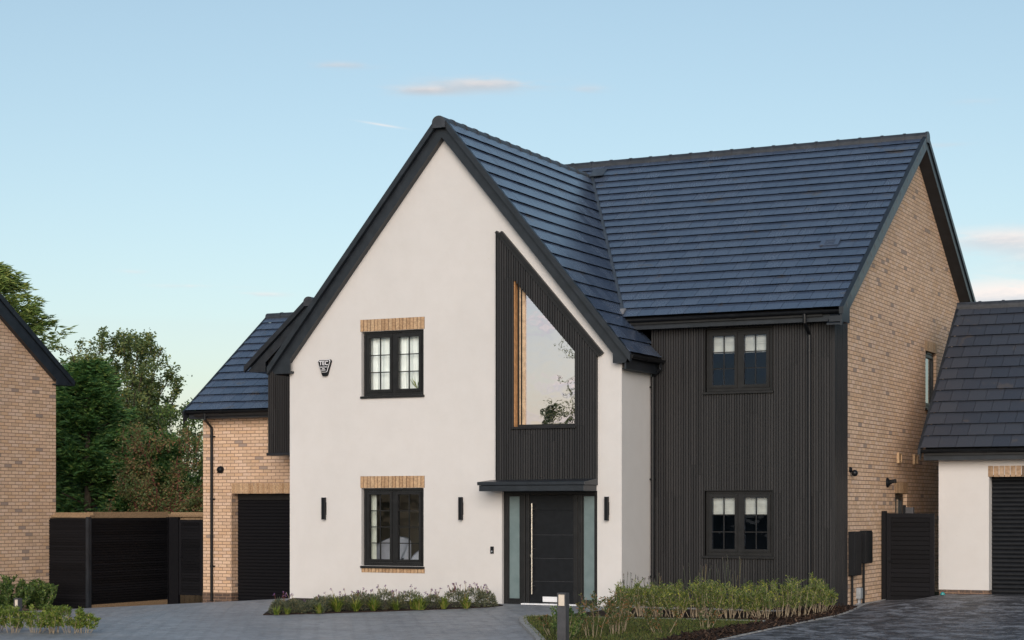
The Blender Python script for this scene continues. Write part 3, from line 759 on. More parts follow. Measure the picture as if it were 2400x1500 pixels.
m.prism([(bex+.02,broof(bex)-.09),(bxc,bz-.09),(2*bxc-bex-.02,broof(bex)-.09),(2*bxc-bex-.02,4.75),(bx1-.1,4.75),(bx1-.1,bu(bx1-.1)),(bxc,bz-.35),(bx0+.06,bu(bx0+.06)),(bx0+.06,4.75),(bex+.08,4.75)], [], fy, byy-.17, byy-.14)
m.box(bex+.08, bx0+.05, byy-.1395, 8.2, 4.755, 4.79); m.build('bargeboard', M['trim'], BR)
m = MB(); m.box(bex+.08, bex+.105, byy-.1395, 8.2, 4.79, 4.93); m.build('fascia', M['trim'], UB)
m = MB(); gutter(m, (bex-.02, byy-.16, 4.93), (bex-.02, 8.3, 4.93)); m.build('gutter', M['gutterm'], UB)

# ------------------------------------------------------------------ neighbour's brick house on the left
NX = -8.0; NH = root('brick_house', (-12, -2.4, -.6), 'buff brick gable end with black bargeboard at the left edge of the photo', 'house')
nz_ = lambda y: 8.55 - .707*abs(y+2.4)
m = MB(); m.prism([(-7.5,-.56),(2.744,-.56),(2.744,nz_(2.744)-.12),(-2.4,8.43),(-7.5,nz_(-7.5)-.12)], [], fx, NX-.3, NX); m.box(-16, NX-.3, 2.45, 2.74, -.56, 4.5); m.build('brick_wall', M['brick'], NH)
m = MB(); m.box(-16, NX+.003, -7.5, 2.745, -.9, -.50); m.build('plinth', M['plinth'], NH)
m = MB()
nvs = Vector((0,-1,.707)).normalized(); nnn = Vector((0,.707,1)).normalized(); nL = math.hypot(5.55, 5.55*.707)
tiles(m, (-16, 3.15, nz_(3.15)), X, nvs, nnn, 8.1, nL, seed=21)
NR = m.build('roof', M['tile'], NH)
m = MB(); m.prism([(3.1,nz_(3.1)-.03),(-2.4,8.52),(-7.9,nz_(-7.9)-.03),(-7.9,nz_(-7.9)-.13),(-2.4,8.42),(3.1,nz_(3.1)-.13)], [], fx, -16, NX-.01); m.build('roof_deck', M['frame'], NR)
nline = [(3.20, nz_(3.20)+.03), (-2.4, 8.58), (-8.0, nz_(-8.0)+.03)]
m = MB(); band(m, nline, -.01, .12, -7.93, -7.84, fx); m.build('verge_trim', M['trim'], NR)
m = MB(); nu = lambda y: nz_(y)-.40
m.prism([(3.16,nz_(3.16)-.10),(-2.4,8.44),(-7.9,nz_(-7.9)-.10),(-7.9,nu(-7.9)),(-2.4,8.15),(2.62,nu(2.62)),(2.62,4.50),(3.10,4.50)], [], fx, -7.90, -7.87)
m.box(-16, -7.901, 3.07, 3.10, 4.5, 4.7); m.box(NX-.02, -7.901, 2.62, 3.07, 4.5, 4.53); m.build('bargeboard', M['trim'], NR)
m = MB(); band(m, [(2.66, nu(2.66)+.04), (-2.4, 8.19), (-7.9, nu(-7.9)+.04)], 0, .02, NX-.02, -7.901, fx); m.build('soffit', M['trim'], NR)
m = MB(); gutter(m, (-16, 3.20, 4.60), (-7.86, 3.20, 4.60)); m.build('gutter', M['gutterm'], NH)

# ------------------------------------------------------------------ white garage on the right
GF = 4.8; GX = 11.371
G = root('garage', (13.5, 6.5, .1), 'white rendered garage with dark tiled roof and black ribbed door at the right edge', 'garage')
m = MB(); m.prism([(GX,.21),(12.31,.21),(12.31,2.36),(16,2.36),(16,2.75),(GX,2.75)], [], fy, GF, GF+.28); m.box(GX, GX+.25, GF+.28, 10.5, .21, 2.75); m.build('render_wall', M['render'], G)
m = MB(); m.prism([(GF+.28,2.75),(10.5,2.75),(7.7,5.5)], [], fx, GX+.02, GX+.25); m.build('gable_wall', M['render'], G)
m = MB(); m.box(GX+.006, 12.304, GF+.008, GF+.285, -.3, .208); m.build('plinth', M['plinth'], G)
m = MB(); soldiers(m, 12.29, 16, 2.325, 2.53, GF-.008, GF+.06, n=36); m.build('lintel', M['sold2'], G)
m = MB(); roller(m, 12.31, 16, -.1, 2.33, GF+.26, .081); m.build('garage_door', M['door'], G)
gx0 = 11.12; gm = .93
gr_ = lambda y: 2.86 + gm*(y-4.42)
gv = Vector((0,1,gm)).normalized(); gn = Vector((0,-gm,1)).normalized(); gl2 = math.hypot(3.2, 3.2*gm)
m = MB(); tiles(m, (gx0, 4.42, 2.86), X, gv, gn, 5.2, gl2, gauge=.33, tw=.33, seed=31); RG = m.build('roof', M['tile2'], G)
m = MB(); m.prism([(4.46,2.83),(7.62,gr_(7.62)-.03),(10.8,2.83),(10.8,2.73),(7.62,gr_(7.62)-.14),(4.46,2.73)], [], fx, gx0+.08, 16); m.build('roof_deck', M['frame'], RG)
m = MB(); capping(m, (gx0-.03, 7.62, gr_(7.62)-.03), (16.2, 7.62, gr_(7.62)-.03), .115); m.build('ridge_capping', M['ridge'], RG)
m = MB(); band(m, [(4.37, gr_(4.37)+.03), (7.62, gr_(7.62)+.03), (10.9, gr_(4.35)+.03)], -.012, .10, gx0-.045, gx0+.01, fx); band(m, [(4.42, gr_(4.42)+.03), (7.62, gr_(7.62)+.03), (10.9, gr_(4.35)+.03)], .10, .24, gx0-.02, gx0+.0, fx); m.build('verge_trim', M['trim'], RG)
m = MB(); m.box(gx0+.04, 16, 4.50, 4.53, 2.64, 2.82); m.box(gx0+.04, 16, 4.53, GF+.01, 2.64, 2.66); m.build('fascia', M['trim'], G)
m = MB(); gutter(m, (gx0-.03, 4.45, 2.83), (16, 4.45, 2.83)); m.build('gutter', M['gutterm'], G)

# ------------------------------------------------------------------ gates and slatted fence
def gate(name, x0, x1, y, z0, z1, label, pitch=.066, st=.085):
    g = root(name, ((x0+x1)/2, y, z0), label, 'gate')
    m = MB(); ring(m, x0, x1, z0, z1, st, y-.03, y+.03); m.build('gate_frame', M['frame'] if False else M['fence'], g, bevel=.004)
    m = MB(); n = int((z1-z0-2*st)/pitch); p = (z1-z0-2*st)/n; r = random.Random(4)
    for i in range(n): m.box(x0+st, x1-st, y-.018+r.uniform(-.002,.002), y+.012, z0+st+i*p+.005, z0+st+(i+1)*p-.006)
    m.build('slat', M['fence'], g)
    m = MB(); m.box(x0+st, x1-st, y+.014, y+.02, z0+st, z1-st); m.build('backing_board', M['fence'], g)
    return g
g = gate('garden_gate', 10.47, 11.375, 4.45, -.08, 1.645, 'black slatted side gate between the brick wall and the white garage', .083)
m = MB(); m.box(10.385, 10.465, 4.40, 4.50, -.3, 1.69); m.build('post', M['fence'], g)
m = MB(); m.lathe((10.515, 4.42, .79), [(.03,0),(.03,.012)], 14, 1); m.tube([(10.515,4.40,.74),(10.59,4.40,.74)], .009, 8); m.build('handle', M['dark'], g)
g = gate('garden_gate', -6.60, -5.93, 5.45, -.29, 1.47, 'narrow black louvred gate against the orange brick of the garage wing', .063, .07)
m = MB(); m.box(-6.87, -6.61, 5.41, 5.50, -.6, 1.53); m.build('post', M['fence'], g)
m = MB(); m.tube([(-6.55,5.40,.6),(-6.48,5.40,.6)], .009, 8); m.build('handle', M['dark'], g)
F = root('slatted_fence', (-6.9, 3.5, -.5), 'tall black horizontal slat fence turning a corner beside the neighbour brick house', 'fence')
def slat_run(m, a, b, y0, y1, z0, z1, along, zb):
    p = .057; n = int((z1-z0)/p); r = random.Random(8)
    for i in range(n):
        za = z0+i*p
        if za < zb: continue
        o = r.uniform(-.002, .002)
        if along == 'x': m.box(a, b, y0+o, y1, za+.008, za+p-.006)
        else: m.box(y0, y1+o, a, b, za+.008, za+p-.006)
m = MB(); slat_run(m, -7.99, -6.96, 2.5, 2.52, -.85, 1.535, 'x', -.62); slat_run(m, 2.60, 5.40, -6.905, -6.88, -.85, 1.535, 'y', -.36); m.build('slat', M['fence'], F)
m = MB(); m.box(-7.99, -6.96, 2.525, 2.535, -.8, 1.52); m.box(-6.925, -6.915, 2.6, 5.42, -.40, 1.52); m.build('backing_board', M['fence'], F)
m = MB(); m.box(-6.955, -6.875, 2.49, 2.59, -.9, 1.545); P1 = m.build('post', M['trim'], F)
m = MB(); m.box(-6.93, -6.875, 5.38, 5.43, -.8, 1.53); m.build('post', M['fence'], F)
m = MB(); m.box(-6.925, -6.89, 2.6, 5.38, -.62, -.40); m.build('gravel_board', M['timber'], F)
m = MB()
m.box(-7.99, -6.9, 2.56, 2.66, 1.535, 1.585); m.box(-7.98, -6.9, 2.68, 2.72, 1.56, 1.645)
m.box(-7.03, -6.93, 2.62, 5.46, 1.535, 1.580); m.box(-7.09, -7.04, 2.7, 5.6, 1.56, 1.655); m.box(-7.0, -5.90, 5.56, 5.64, 1.535, 1.58); m.box(-7.0, -5.90, 5.66, 5.70, 1.50, 1.645)
m.build('timber_capping', M['timber'], F)
TF = root('timber_fence', (-8.9, 8.4, -.6), 'tan timber garden fence peeping over the black slatted fence under the trees', 'fence')
m = MB()
for i in range(60): m.box(-15+i*.16, -15+i*.16+.15, 8.40, 8.42, -.8, 1.56)
m.build('board', M['timber'], TF)
m = MB(); m.box(-15, -5.4, 8.36, 8.45, 1.56, 1.60); m.build('capping_rail', M['timber'], TF)
S = root('garden_shed', (-15.2, 16.5, -.6), 'dark blue-grey shed roof half hidden by bushes above the fence', 'shed')
m = MB(); m.box(-17.6, -12.6, 15.6, 17.6, -.8, 1.3); m.build('wall', M['shedblue'], S)
m = MB(); m.prism([(15.3,1.2),(16.6,2.3),(17.9,1.2),(17.9,1.28),(16.6,2.38),(15.3,1.28)], [], fx, -17.8, -12.4); m.build('roof', M['shedblue'], S)

# ------------------------------------------------------------------ things fixed to the walls
LB = ['black up-and-down wall light on the white wall left of the ground-floor window', 'black up-and-down wall light between the ground-floor window and the front door', 'black up-and-down wall light on the white wall right of the front door']
for i, x in enumerate((.80, 3.745, 6.655)):
    w = root('wall_light', (x, 0, 1.74), LB[i], 'wall light', 'black wall lights on the white gable')
    m = MB(); m.box(x-.033, x+.033, -.095, -.025, 1.525, 1.945); m.build('lamp_body', M['dark'], w, bevel=.004)
    m = MB(); m.box(x-.028, x+.028, -.025, .002, 1.62, 1.85); m.build('wall_plate', M['dark'], w)
    m = MB(); m.box(x-.027, x+.027, -.088, -.032, 1.943, 1.9475); m.box(x-.027, x+.027, -.088, -.032, 1.5225, 1.527); m.build('lens', M['white'], w)
w = root('doorbell', (4.367, 0, .975), 'small black video doorbell on the white wall left of the front door', 'doorbell')
m = MB(); m.box(4.335, 4.40, -.028, .002, .915, 1.045); m.build('bell_body', M['dark'], w, bevel=.008)
m = MB(); m.lathe((4.367,-.026,.955), [(.016,0),(.016,.006),(.010,.008)], 14, 1); m.build('button', M['grey'], w)
m = MB(); m.lathe((4.367,-.026,1.01), [(.013,0),(.012,.005)], 14, 1); m.build('camera_lens', M['gutterm'], w)
# alarm box
A = root('alarm_box', (.815, 0, 4.42), 'black and white shield-shaped burglar alarm box reading TEC on the white gable', 'alarm box')
def shield(w, h0, h1, w2): return [(-w*.86,h0),(w*.86,h0),(w,h0-.03),(w2,h1+.02),(w2*.75,h1),(-w2*.75,h1),(-w2,h1+.02),(-w,h0-.03)]
mv = lambda pts: [(.815+u, 4.42+v) for u, v in pts]
m = MB(); m.prism(mv(shield(.143,.150,-.165,.058)), [], fy, -.06, .0); m.build('casing', M['dark'], A, bevel=.008)
m = MB(); m.prism(mv(shield(.138,.146,-.095,.072)), [], fy, -.075, -.061); FP = m.build('cover', M['white'], A, bevel=.005)
m = MB(); m.prism(mv(shield(.127,.135,-.086,.066)), [], fy, -.079, -.0755); m.build('badge', M['dark'], A)
def text(body, size, loc, mat, parent, name, extr=.002):
    cu = bpy.data.curves.new(name, 'FONT'); cu.body = body; cu.size = size; cu.align_x = 'CENTER'; cu.align_y = 'CENTER'; cu.extrude = extr; cu.offset = .0016
    t = bpy.data.objects.new(name+'_src', cu); COL.objects.link(t)
    dg = bpy.context.evaluated_depsgraph_get(); me = bpy.data.meshes.new_from_object(t.evaluated_get(dg)); bpy.data.objects.remove(t)
    o0 = Vector(parent['_o']); me.transform(Matrix.Translation(Vector(loc)-o0) @ Matrix.Rotation(R(90), 4, 'X'))
    me.materials.clear(); me.materials.append(mat); o = bpy.data.objects.new(name, me); COL.objects.link(o); o.parent = parent; o['_o'] = parent['_o']; return o
text('TEC', .112, (.815, -.081, 4.495), M['white'], A, 'lettering')
m = MB()
for (zz, ww) in ((4.425,.085),(4.395,.034),(4.368,.055)):
    k = int(ww*2/.014)
    for i in range(k): m.box(.815-ww+i*.014, .815-ww+i*.014+.0095, -.0815, -.079, zz-.008, zz+.008)
m.build('small_print', M['white'], A)
# vents and lamps on brick
w = root('flue_cap', (-5.39, GW, 2.63), 'round black vent cowl on the orange brick wall above the left garage door', 'vent')
m = MB(); m.lathe((-5.39, GW, 2.63), [(.085,0),(.085,.03),(.078,.05),(.06,.085),(.03,.10),(.005,.102)], 20, 1); m.build('cowl', M['dark'], w, smooth=True)
m = MB(); m.box(-5.46, -5.32, GW-.055, GW-.035, 2.63-.075, 2.63-.05); m.build('grille', M['gutterm'], w)
w = root('dome_camera', (BX, 2.30, 2.43), 'black ball-shaped security camera just behind the slatted corner', 'camera')
m = MB(); m.lathe((BX, 2.30, 2.43), [(.05,0),(.05,.03),(.03,.04)], 16, 0); m.build('mount', M['dark'], w)
m = MB(); m.lathe((BX+.09, 2.30, 2.37), [(.004,-.06),(.035,-.052),(.056,-.02),(.06,.0),(.056,.02),(.035,.05),(.004,.06)], 16, 2); m.build('ball', M['gutterm'], w, smooth=True)
w = root('flood_light', (BX, 4.85, 2.23), 'black sensor lamp sticking out of the brick side wall', 'lamp')
m = MB(); m.lathe((BX, 4.85, 2.23), [(.095,0),(.095,.02),(.075,.035),(.04,.06),(.03,.09)], 18, 0); m.build('base', M['dark'], w, smooth=True)
m = MB(); m.obox((BX+.06, 4.80, 2.21), Vector((.95,0,.12)).normalized(), Vector((0,1,0)), Vector((-.12,0,.95)).normalized(), .12, .1, .075); m.build('lamp_head', M['dark'], w, bevel=.01)
for i, (y, nm) in enumerate(((5.68, 'left'), (6.92, 'right'))):
    w = root('wall_vent', (BX, y, 2.72), 'upright tan plastic air vent on the brick side wall, the ' + nm + ' one of two', 'vent', 'tan air vents on the brick side wall')
    m = MB(); ring(m, y-.11, y+.11, 2.62, 2.82, .02, BX, BX+.05, fx); m.build('vent_frame', M['ventt'], w)
    m = MB()
    for k in range(5): m.prism(rect(y-.09, y+.09, 2.645+k*.033, 2.662+k*.033), [], fx, BX, BX+.035)
    m.build('louvre', M['ventt'], w)
# meter boxes with their pipes
for (y0, y1, z0, z1, lab) in ((2.20, 2.62, .535, 1.325, 'larger black meter cabinet on the brick wall next to the slatted corner'), (2.95, 3.36, .735, 1.335, 'smaller black meter cabinet on the brick wall, nearer the side gate')):
    w = root('meter_cabinet', (BX, (y0+y1)/2, z0), lab, 'meter box', 'black meter cabinets on the brick side wall')
    m = MB(); m.box(BX-.01, BX+.12, y0, y1, z0, z1); m.build('cabinet', M['dark'], w, bevel=.006)
    m = MB(); m.box(BX+.121, BX+.133, y0+.015, y1-.015, z0+.015, z1-.03); m.build('cabinet_door', M['dark'], w, bevel=.004)
    m = MB(); m.tube([(BX+.04, y0+.12, z0+.01), (BX+.04, y0+.12, -.2)], .022, 10); m.build('pipe', M['gutterm'], w)
w = root('cable_guard', (BX+.05, 2.78, -.2), 'pale grey plastic cable cover standing against the brick wall below the meter cabinets', 'cable cover')
m = MB(); m.box(BX, BX+.085, 2.70, 2.86, .10, .30); m.build('cover', M['grey'], w, bevel=.008)
m = MB(); m.box(BX+.02, BX+.06, 2.75, 2.81, .02, .10); m.build('neck', M['grey'], w)
m = MB(); n0 = len(m.v)
m.v += [(BX,2.72,.02),(BX+.05,2.72,.02),(BX+.05,2.84,.02),(BX,2.84,.02),(BX,2.64,-.08),(BX+.12,2.64,-.08),(BX+.12,2.92,-.08),(BX,2.92,-.08),(BX,2.64,-.25),(BX+.12,2.64,-.25),(BX+.12,2.92,-.25),(BX,2.92,-.25)]
m.f += [(0,1,2,3),(0,4,5,1),(1,5,6,2),(2,6,7,3),(3,7,4,0),(4,8,9,5),(5,9,10,6),(6,10,11,7),(7,11,8,4),(8,11,10,9)]
m.build('skirt', M['grey'], w)
w = root('planter_post', (BX+.09, 5.0, 1.55), 'dark bracket and grey box showing above the right side gate', 'bracket')
m = MB(); m.box(10.66, 10.71, 4.9, 4.95, .0, 1.80); m.build('post', M['dark'], w)
m = MB(); m.box(10.71, 10.86, 4.9, 5.0, 1.58, 1.76); m.build('box', M['greymetal'], w, bevel=.006)

# ------------------------------------------------------------------ things seen through the windows
def drape(name, x0, x1, y, z0, z1, folds, amp, mat, label, seed=0):
    m = MB(); n = folds*8; r = random.Random(seed); ph = [r.uniform(.6, 1.4) for _ in range(folds+2)]
    for i in range(n):
        def pt(k):
            t = k/n; return x0+(x1-x0)*t, y + amp*math.sin(2*math.pi*folds*t)*ph[int(t*folds)]
        (xa, ya), (xb, yb) = pt(i), pt(i+1)
        m.quad((xa,ya,z0),(xb,yb,z0),(xb,yb,z1),(xa,ya,z1))
        m.quad((xb,yb+.006,z0),(xa,ya+.006,z0),(xa,ya+.006,z1),(xb,yb+.006,z1))
    o = m.build(name, M[mat], None, smooth=True, fix=False); tag(o, label, 'curtain'); return o
drape('curtain', 1.55, 2.27, .20, 3.80, 5.06, 6, .022, 'sheer', 'sheer white curtain behind the left pane of the upstairs gable window', 1)
drape('curtain', 2.28, 3.02, .20, 3.80, 5.06, 6, .022, 'sheer', 'sheer white curtain behind the right pane of the upstairs gable window', 2)
drape('curtain', 1.55, 1.80, .22, .50, 2.10, 3, .03, 'blind', 'cream curtain drawn back at the left of the ground-floor gable window', 3)
for (z, lab) in ((W1[3], 'folded white roman blind in the upstairs window of the slatted wall'), (W2[3], 'folded white roman blind in the ground-floor window of the slatted wall')):
    m = MB()
    for k in range(3): m.box(W1[0]+.03, W1[1]-.03, WY+.20-k*.012, WY+.212-k*.012, z-.24-.14*(k == 0)-.035*(k == 1), z-.02)
    m.box(W1[0]+.03, W1[1]-.03, WY+.17, WY+.22, z-.43, z-.37)
    o = m.build('roman_blind', M['blind'], None); tag(o, lab, 'blind')
def car_reflection(cx, cy, z, r, lab):  # pale rounded forms added to stand in for a parked car's reflection
    c = root('car_reflection_form', (cx, cy, z), lab, 'reflection stand-in')
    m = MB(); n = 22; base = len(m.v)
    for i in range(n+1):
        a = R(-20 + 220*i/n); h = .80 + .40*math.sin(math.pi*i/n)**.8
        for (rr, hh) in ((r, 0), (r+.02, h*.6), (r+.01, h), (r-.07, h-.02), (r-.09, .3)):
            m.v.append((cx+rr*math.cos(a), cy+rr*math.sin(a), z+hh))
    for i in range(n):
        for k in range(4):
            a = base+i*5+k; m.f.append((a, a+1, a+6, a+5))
    m.build('reflection_arc', M['lilac'], c, smooth=True)
    m = MB(); m.lathe((cx, cy, z+.30), [(r-.08,-.12),(r-.06,-.06),(r-.06,.05),(r-.12,.09)], 20); m.build('reflection_disc', M['lilac'], c, smooth=True)
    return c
car_reflection(1.78, .75, -.0, .40, 'pale rounded stand-in for a reflected car behind the left pane of the ground-floor gable window')
car_reflection(2.62, .72, -.16, .34, 'pale rounded stand-in for a reflected car behind the right pane of the ground-floor gable window')
pp = root('house_plant', (2.72, .17, 3.86), 'small green house plant in a white pot on the upstairs window sill', 'plant')
m = MB(); m.lathe((2.72, .155, 3.86), [(.03,0),(.042,.10),(.044,.11)], 14); m.build('pot', M['white'], pp)
m = MB()
for i in range(16):
    a = rnd.uniform(0, 6.28); m.leaf(Vector((2.72,.155,3.97)), Vector((math.cos(a)*.8, math.sin(a)*.15, rnd.uniform(.5,1.5))), rnd.uniform(.12,.28), .02)
m.build('foliage', M['l_hedge'], pp, fix=False)

# ------------------------------------------------------------------ ground, drive, beds, lawn
def axis_vals(lo, hi, step, far):
    v = []; x = lo
    while x <= hi+1e-6: v.append(x); x += step
    a = lo; s = step
    out = []
    while a > -far: s *= 1.6; a -= s; out.append(a)
    b = hi; s = step
    while b < far: s *= 1.6; b += s; v.append(b)
    return out[::-1] + v
def grid(mb, xs, ys, fn):
    base = len(mb.v); n = len(ys)
    for x in xs:
        for y in ys: mb.v.append((x, y, fn(x, y)))
    for i in range(len(xs)-1):
        for j in range(n-1):
            a = base+i*n+j; mb.f.append((a, a+n, a+n+1, a+1))
m = MB(); grid(m, axis_vals(-14, 20, 1.0, 4000), axis_vals(-14, 12, 1.0, 4000), lambda x, y: gz(x, y)-.03)
tag(m.build('ground', M['ground'], None, smooth=True), kind='structure')
m = MB(); grid(m, [-9+.5*i for i in range(59)], [-34+.5*i for i in range(81)], lambda x, y: gz(x, y)+.004)
tag(m.build('driveway', M['drive'], None, smooth=True), kind='structure')

def densify(p, step=.35):
    out = []
    for i in range(len(p)):
        a, b = Vector(p[i]), Vector(p[(i+1) % len(p)]); k = max(1, int((b-a).length/step))
        out += [tuple(a+(b-a)*j/k) for j in range(k)]
    return out
def sheet(name, poly, lift, mat, thick=.12, bumpy=0.0):
    p = densify(poly, .5); bm = bmesh.new()
    vs_ = [bm.verts.new((a, b, 0)) for a, b in p]
    for t in tessellate_polygon([[Vector((a, b, 0)) for a, b in p]]):
        try: bm.faces.new([vs_[k] for k in t])
        except ValueError: pass
    for ax, lo, hi in ((Vector((1,0,0)), -2, 23), (Vector((0,1,0)), -15, 6)):
        k = lo
        while k < hi:
            bmesh.ops.bisect_plane(bm, geom=bm.verts[:]+bm.edges[:]+bm.faces[:], plane_co=ax*k, plane_no=ax); k += .5
    for v in bm.verts: v.co.z = gz(v.co.x, v.co.y)+lift
    bmesh.ops.recalc_face_normals(bm, faces=bm.faces)
    if sum(f.normal.z for f in bm.faces) < 0: bmesh.ops.reverse_faces(bm, faces=bm.faces)
    ex_ = bmesh.ops.extrude_face_region(bm, geom=bm.faces[:], use_keep_orig=True)
    for v in [g_ for g_ in ex_['geom'] if isinstance(g_, bmesh.types.BMVert)]: v.co.z -= thick
    bmesh.ops.recalc_face_normals(bm, faces=bm.faces)
    me = bpy.data.meshes.new(name); bm.to_mesh(me); bm.free(); me.materials.append(mat)
    o = bpy.data.objects.new(name, me); COL.objects.link(o)
    return tag(o, kind='structure')
def strip(mb, pts, w, z0, z1):
    P = [Vector((a, b, 0)) for a, b in pts]; L = []; Rr = []
    for i, p in enumerate(P):
        t = (P[min(i+1, len(P)-1)]-P[max(i-1, 0)]).normalized(); n = Vector((-t.y, t.x, 0)); L.append(p+n*w*.5); Rr.append(p-n*w*.5)
    for i in range(len(P)-1):
        b = len(mb.v)
        # separate stones with narrow joints
        a0, a1 = L[i].lerp(L[i+1], .015), L[i].lerp(L[i+1], .985); c0, c1 = Rr[i].lerp(Rr[i+1], .015), Rr[i].lerp(Rr[i+1], .985)
        for z in (z0, z1):
            for v in (a0, c0, c1, a1): mb.v.append((v.x, v.y, gz(v.x, v.y)+z))
        mb.f += [(b,b+1,b+2,b+3),(b+4,b+7,b+6,b+5),(b,b+4,b+5,b+1),(b+1,b+5,b+6,b+2),(b+2,b+6,b+7,b+3),(b+3,b+7,b+4,b)]
def smooth_line(pts, k=4):
    out = []; n = len(pts)
    for i in range(n-1):
        p0, p1, p2, p3 = (Vector(pts[max(i-1,0)]), Vector(pts[i]), Vector(pts[i+1]), Vector(pts[min(i+2,n-1)]))
        for j in range(k):
            t = j/k; out.append(tuple(.5*((2*p1)+(p2-p0)*t+(2*p0-5*p1+4*p2-p3)*t*t+(3*p1-p0-3*p2+p3)*t*t*t)))
    return out+[tuple(pts[-1])]
kerbL = smooth_line([(10.3,-10.3),(9.55,-8.86),(9.08,-7.97),(8.15,-6.31),(7.57,-5.29),(7.20,-4.55),(6.95,-4.02),(6.98,-3.66),(7.6,-3.60)])
kerbB = smooth_line([(7.0,-3.62),(7.6,-3.58),(8.61,-3.50),(9.63,-3.40),(10.66,-3.30)])
drvE = smooth_line([(12.2,-14.0),(11.62,-10),(11.43,-8.18),(11.33,-6.98),(11.27,-5.85),(11.18,-3.64),(11.14,-1.98),(11.05,-.41),(10.80,1.2),(10.56,2.6),(10.44,4.4)])
mulchIn = smooth_line([(10.66,-3.32),(10.62,-4.98),(10.64,-6.97),(10.85,-8.16),(11.0,-10.3)])
lawn_poly = kerbL[:-1] + kerbB + mulchIn
sheet('lawn', lawn_poly, .035, M['soil'])
bed_poly = [(7.02,1.32),(7.1,-.2),(7.15,-3.5)] + kerbB[3:] + mulchIn + [(11.62,-10.3)] + [p for p in drvE if -10 < p[1] < 2.2] + [(10.38,2.1),(10.36,1.33)]
sheet('planting_bed', bed_poly, .02, M['soil'])
right_poly = [p for p in drvE] + [(10.44,4.9),(11.3,4.9),(16,5.2),(22,5.0),(22,-14)]
sheet('side_driveway', right_poly, .010, M['drive2'])
front_bed = [(.1,-.05),(1.2,-2.3),(2.70,-4.95),(3.32,-4.1),(3.9,-3.20),(4.5,-2.1),(4.9,-1.25),(4.86,-.55),(4.45,-.05)]
sheet('front_bed', front_bed, .02, M['soil'])
m = MB(); strip(m, kerbL, .12, -.05, .05); tag(m.build('kerb', M['concrete'], None), kind='structure')
m = MB(); strip(m, kerbB, .12, -.05, .045); strip(m, smooth_line([(7.2,-.35),(8.5,-.4),(10.4,-.45)]), .10, -.05, .04); tag(m.build('edging_kerb', M['concrete'], None), kind='structure')
m = MB(); strip(m, drvE[2:], .05, -.05, .022); tag(m.build('driveway_kerb', M['concrete'], None), kind='structure')

def inside(p, poly):
    x, y = p; c = False; j = len(poly)-1
    for i in range(len(poly)):
        (xi, yi), (xj, yj) = poly[i][:2], poly[j][:2]
        if (yi > y) != (yj > y) and x < (xj-xi)*(y-yi)/(yj-yi)+xi: c = not c
        j = i
    return c
# grass blades on the lawn
m = MB(); r = random.Random(3); k = 0
while k < 15000:
    x, y = r.uniform(6.9, 11.1), r.uniform(-10.2, -3.2)
    if not inside((x, y), lawn_poly): continue
    k += 1
    m.leaf(Vector((x, y, gz(x,y)+.03)), Vector((r.uniform(-.7,.7), r.uniform(-.7,.7), 1)), r.uniform(.02,.055), .009)
tag(m.build('grass', M['l_grass'], None, fix=False), 'short mown grass on the front lawn', 'grass', kind='stuff')
# bark chips
m = MB(); k = 0
drvI = [p for p in drvE]
while k < 3000:
    x, y = r.uniform(10.2, 11.5), r.uniform(-9.8, 1.2)
    if not inside((x, y), bed_poly) or inside((x, y), lawn_poly): continue
    k += 1
    a = Vector((r.uniform(-1,1), r.uniform(-1,1), r.uniform(-.5,.5))).normalized(); b = a.cross(Vector((r.uniform(-.4,.4), r.uniform(-.4,.4), 1))).normalized()
    m.obox((x, y, gz(x,y)+.02+r.uniform(0,.03)), a, b, a.cross(b), r.uniform(.03,.09), r.uniform(.015,.03), .008)
tag(m.build('bark_mulch', M['chip'], None), 'dark bark chips along the edge of the right driveway', 'mulch', kind='stuff')
o = MB(); o.lathe((11.60,4.15,gz(11.6,4.15)+.02), [(.02,-.01),(.045,0),(.04,.03),(.015,.05),(.004,.052)], 12)
tag(o.build('plastic_cap', M['teal'], None), 'small teal plastic cap lying on the paving by the garage corner', 'cap')

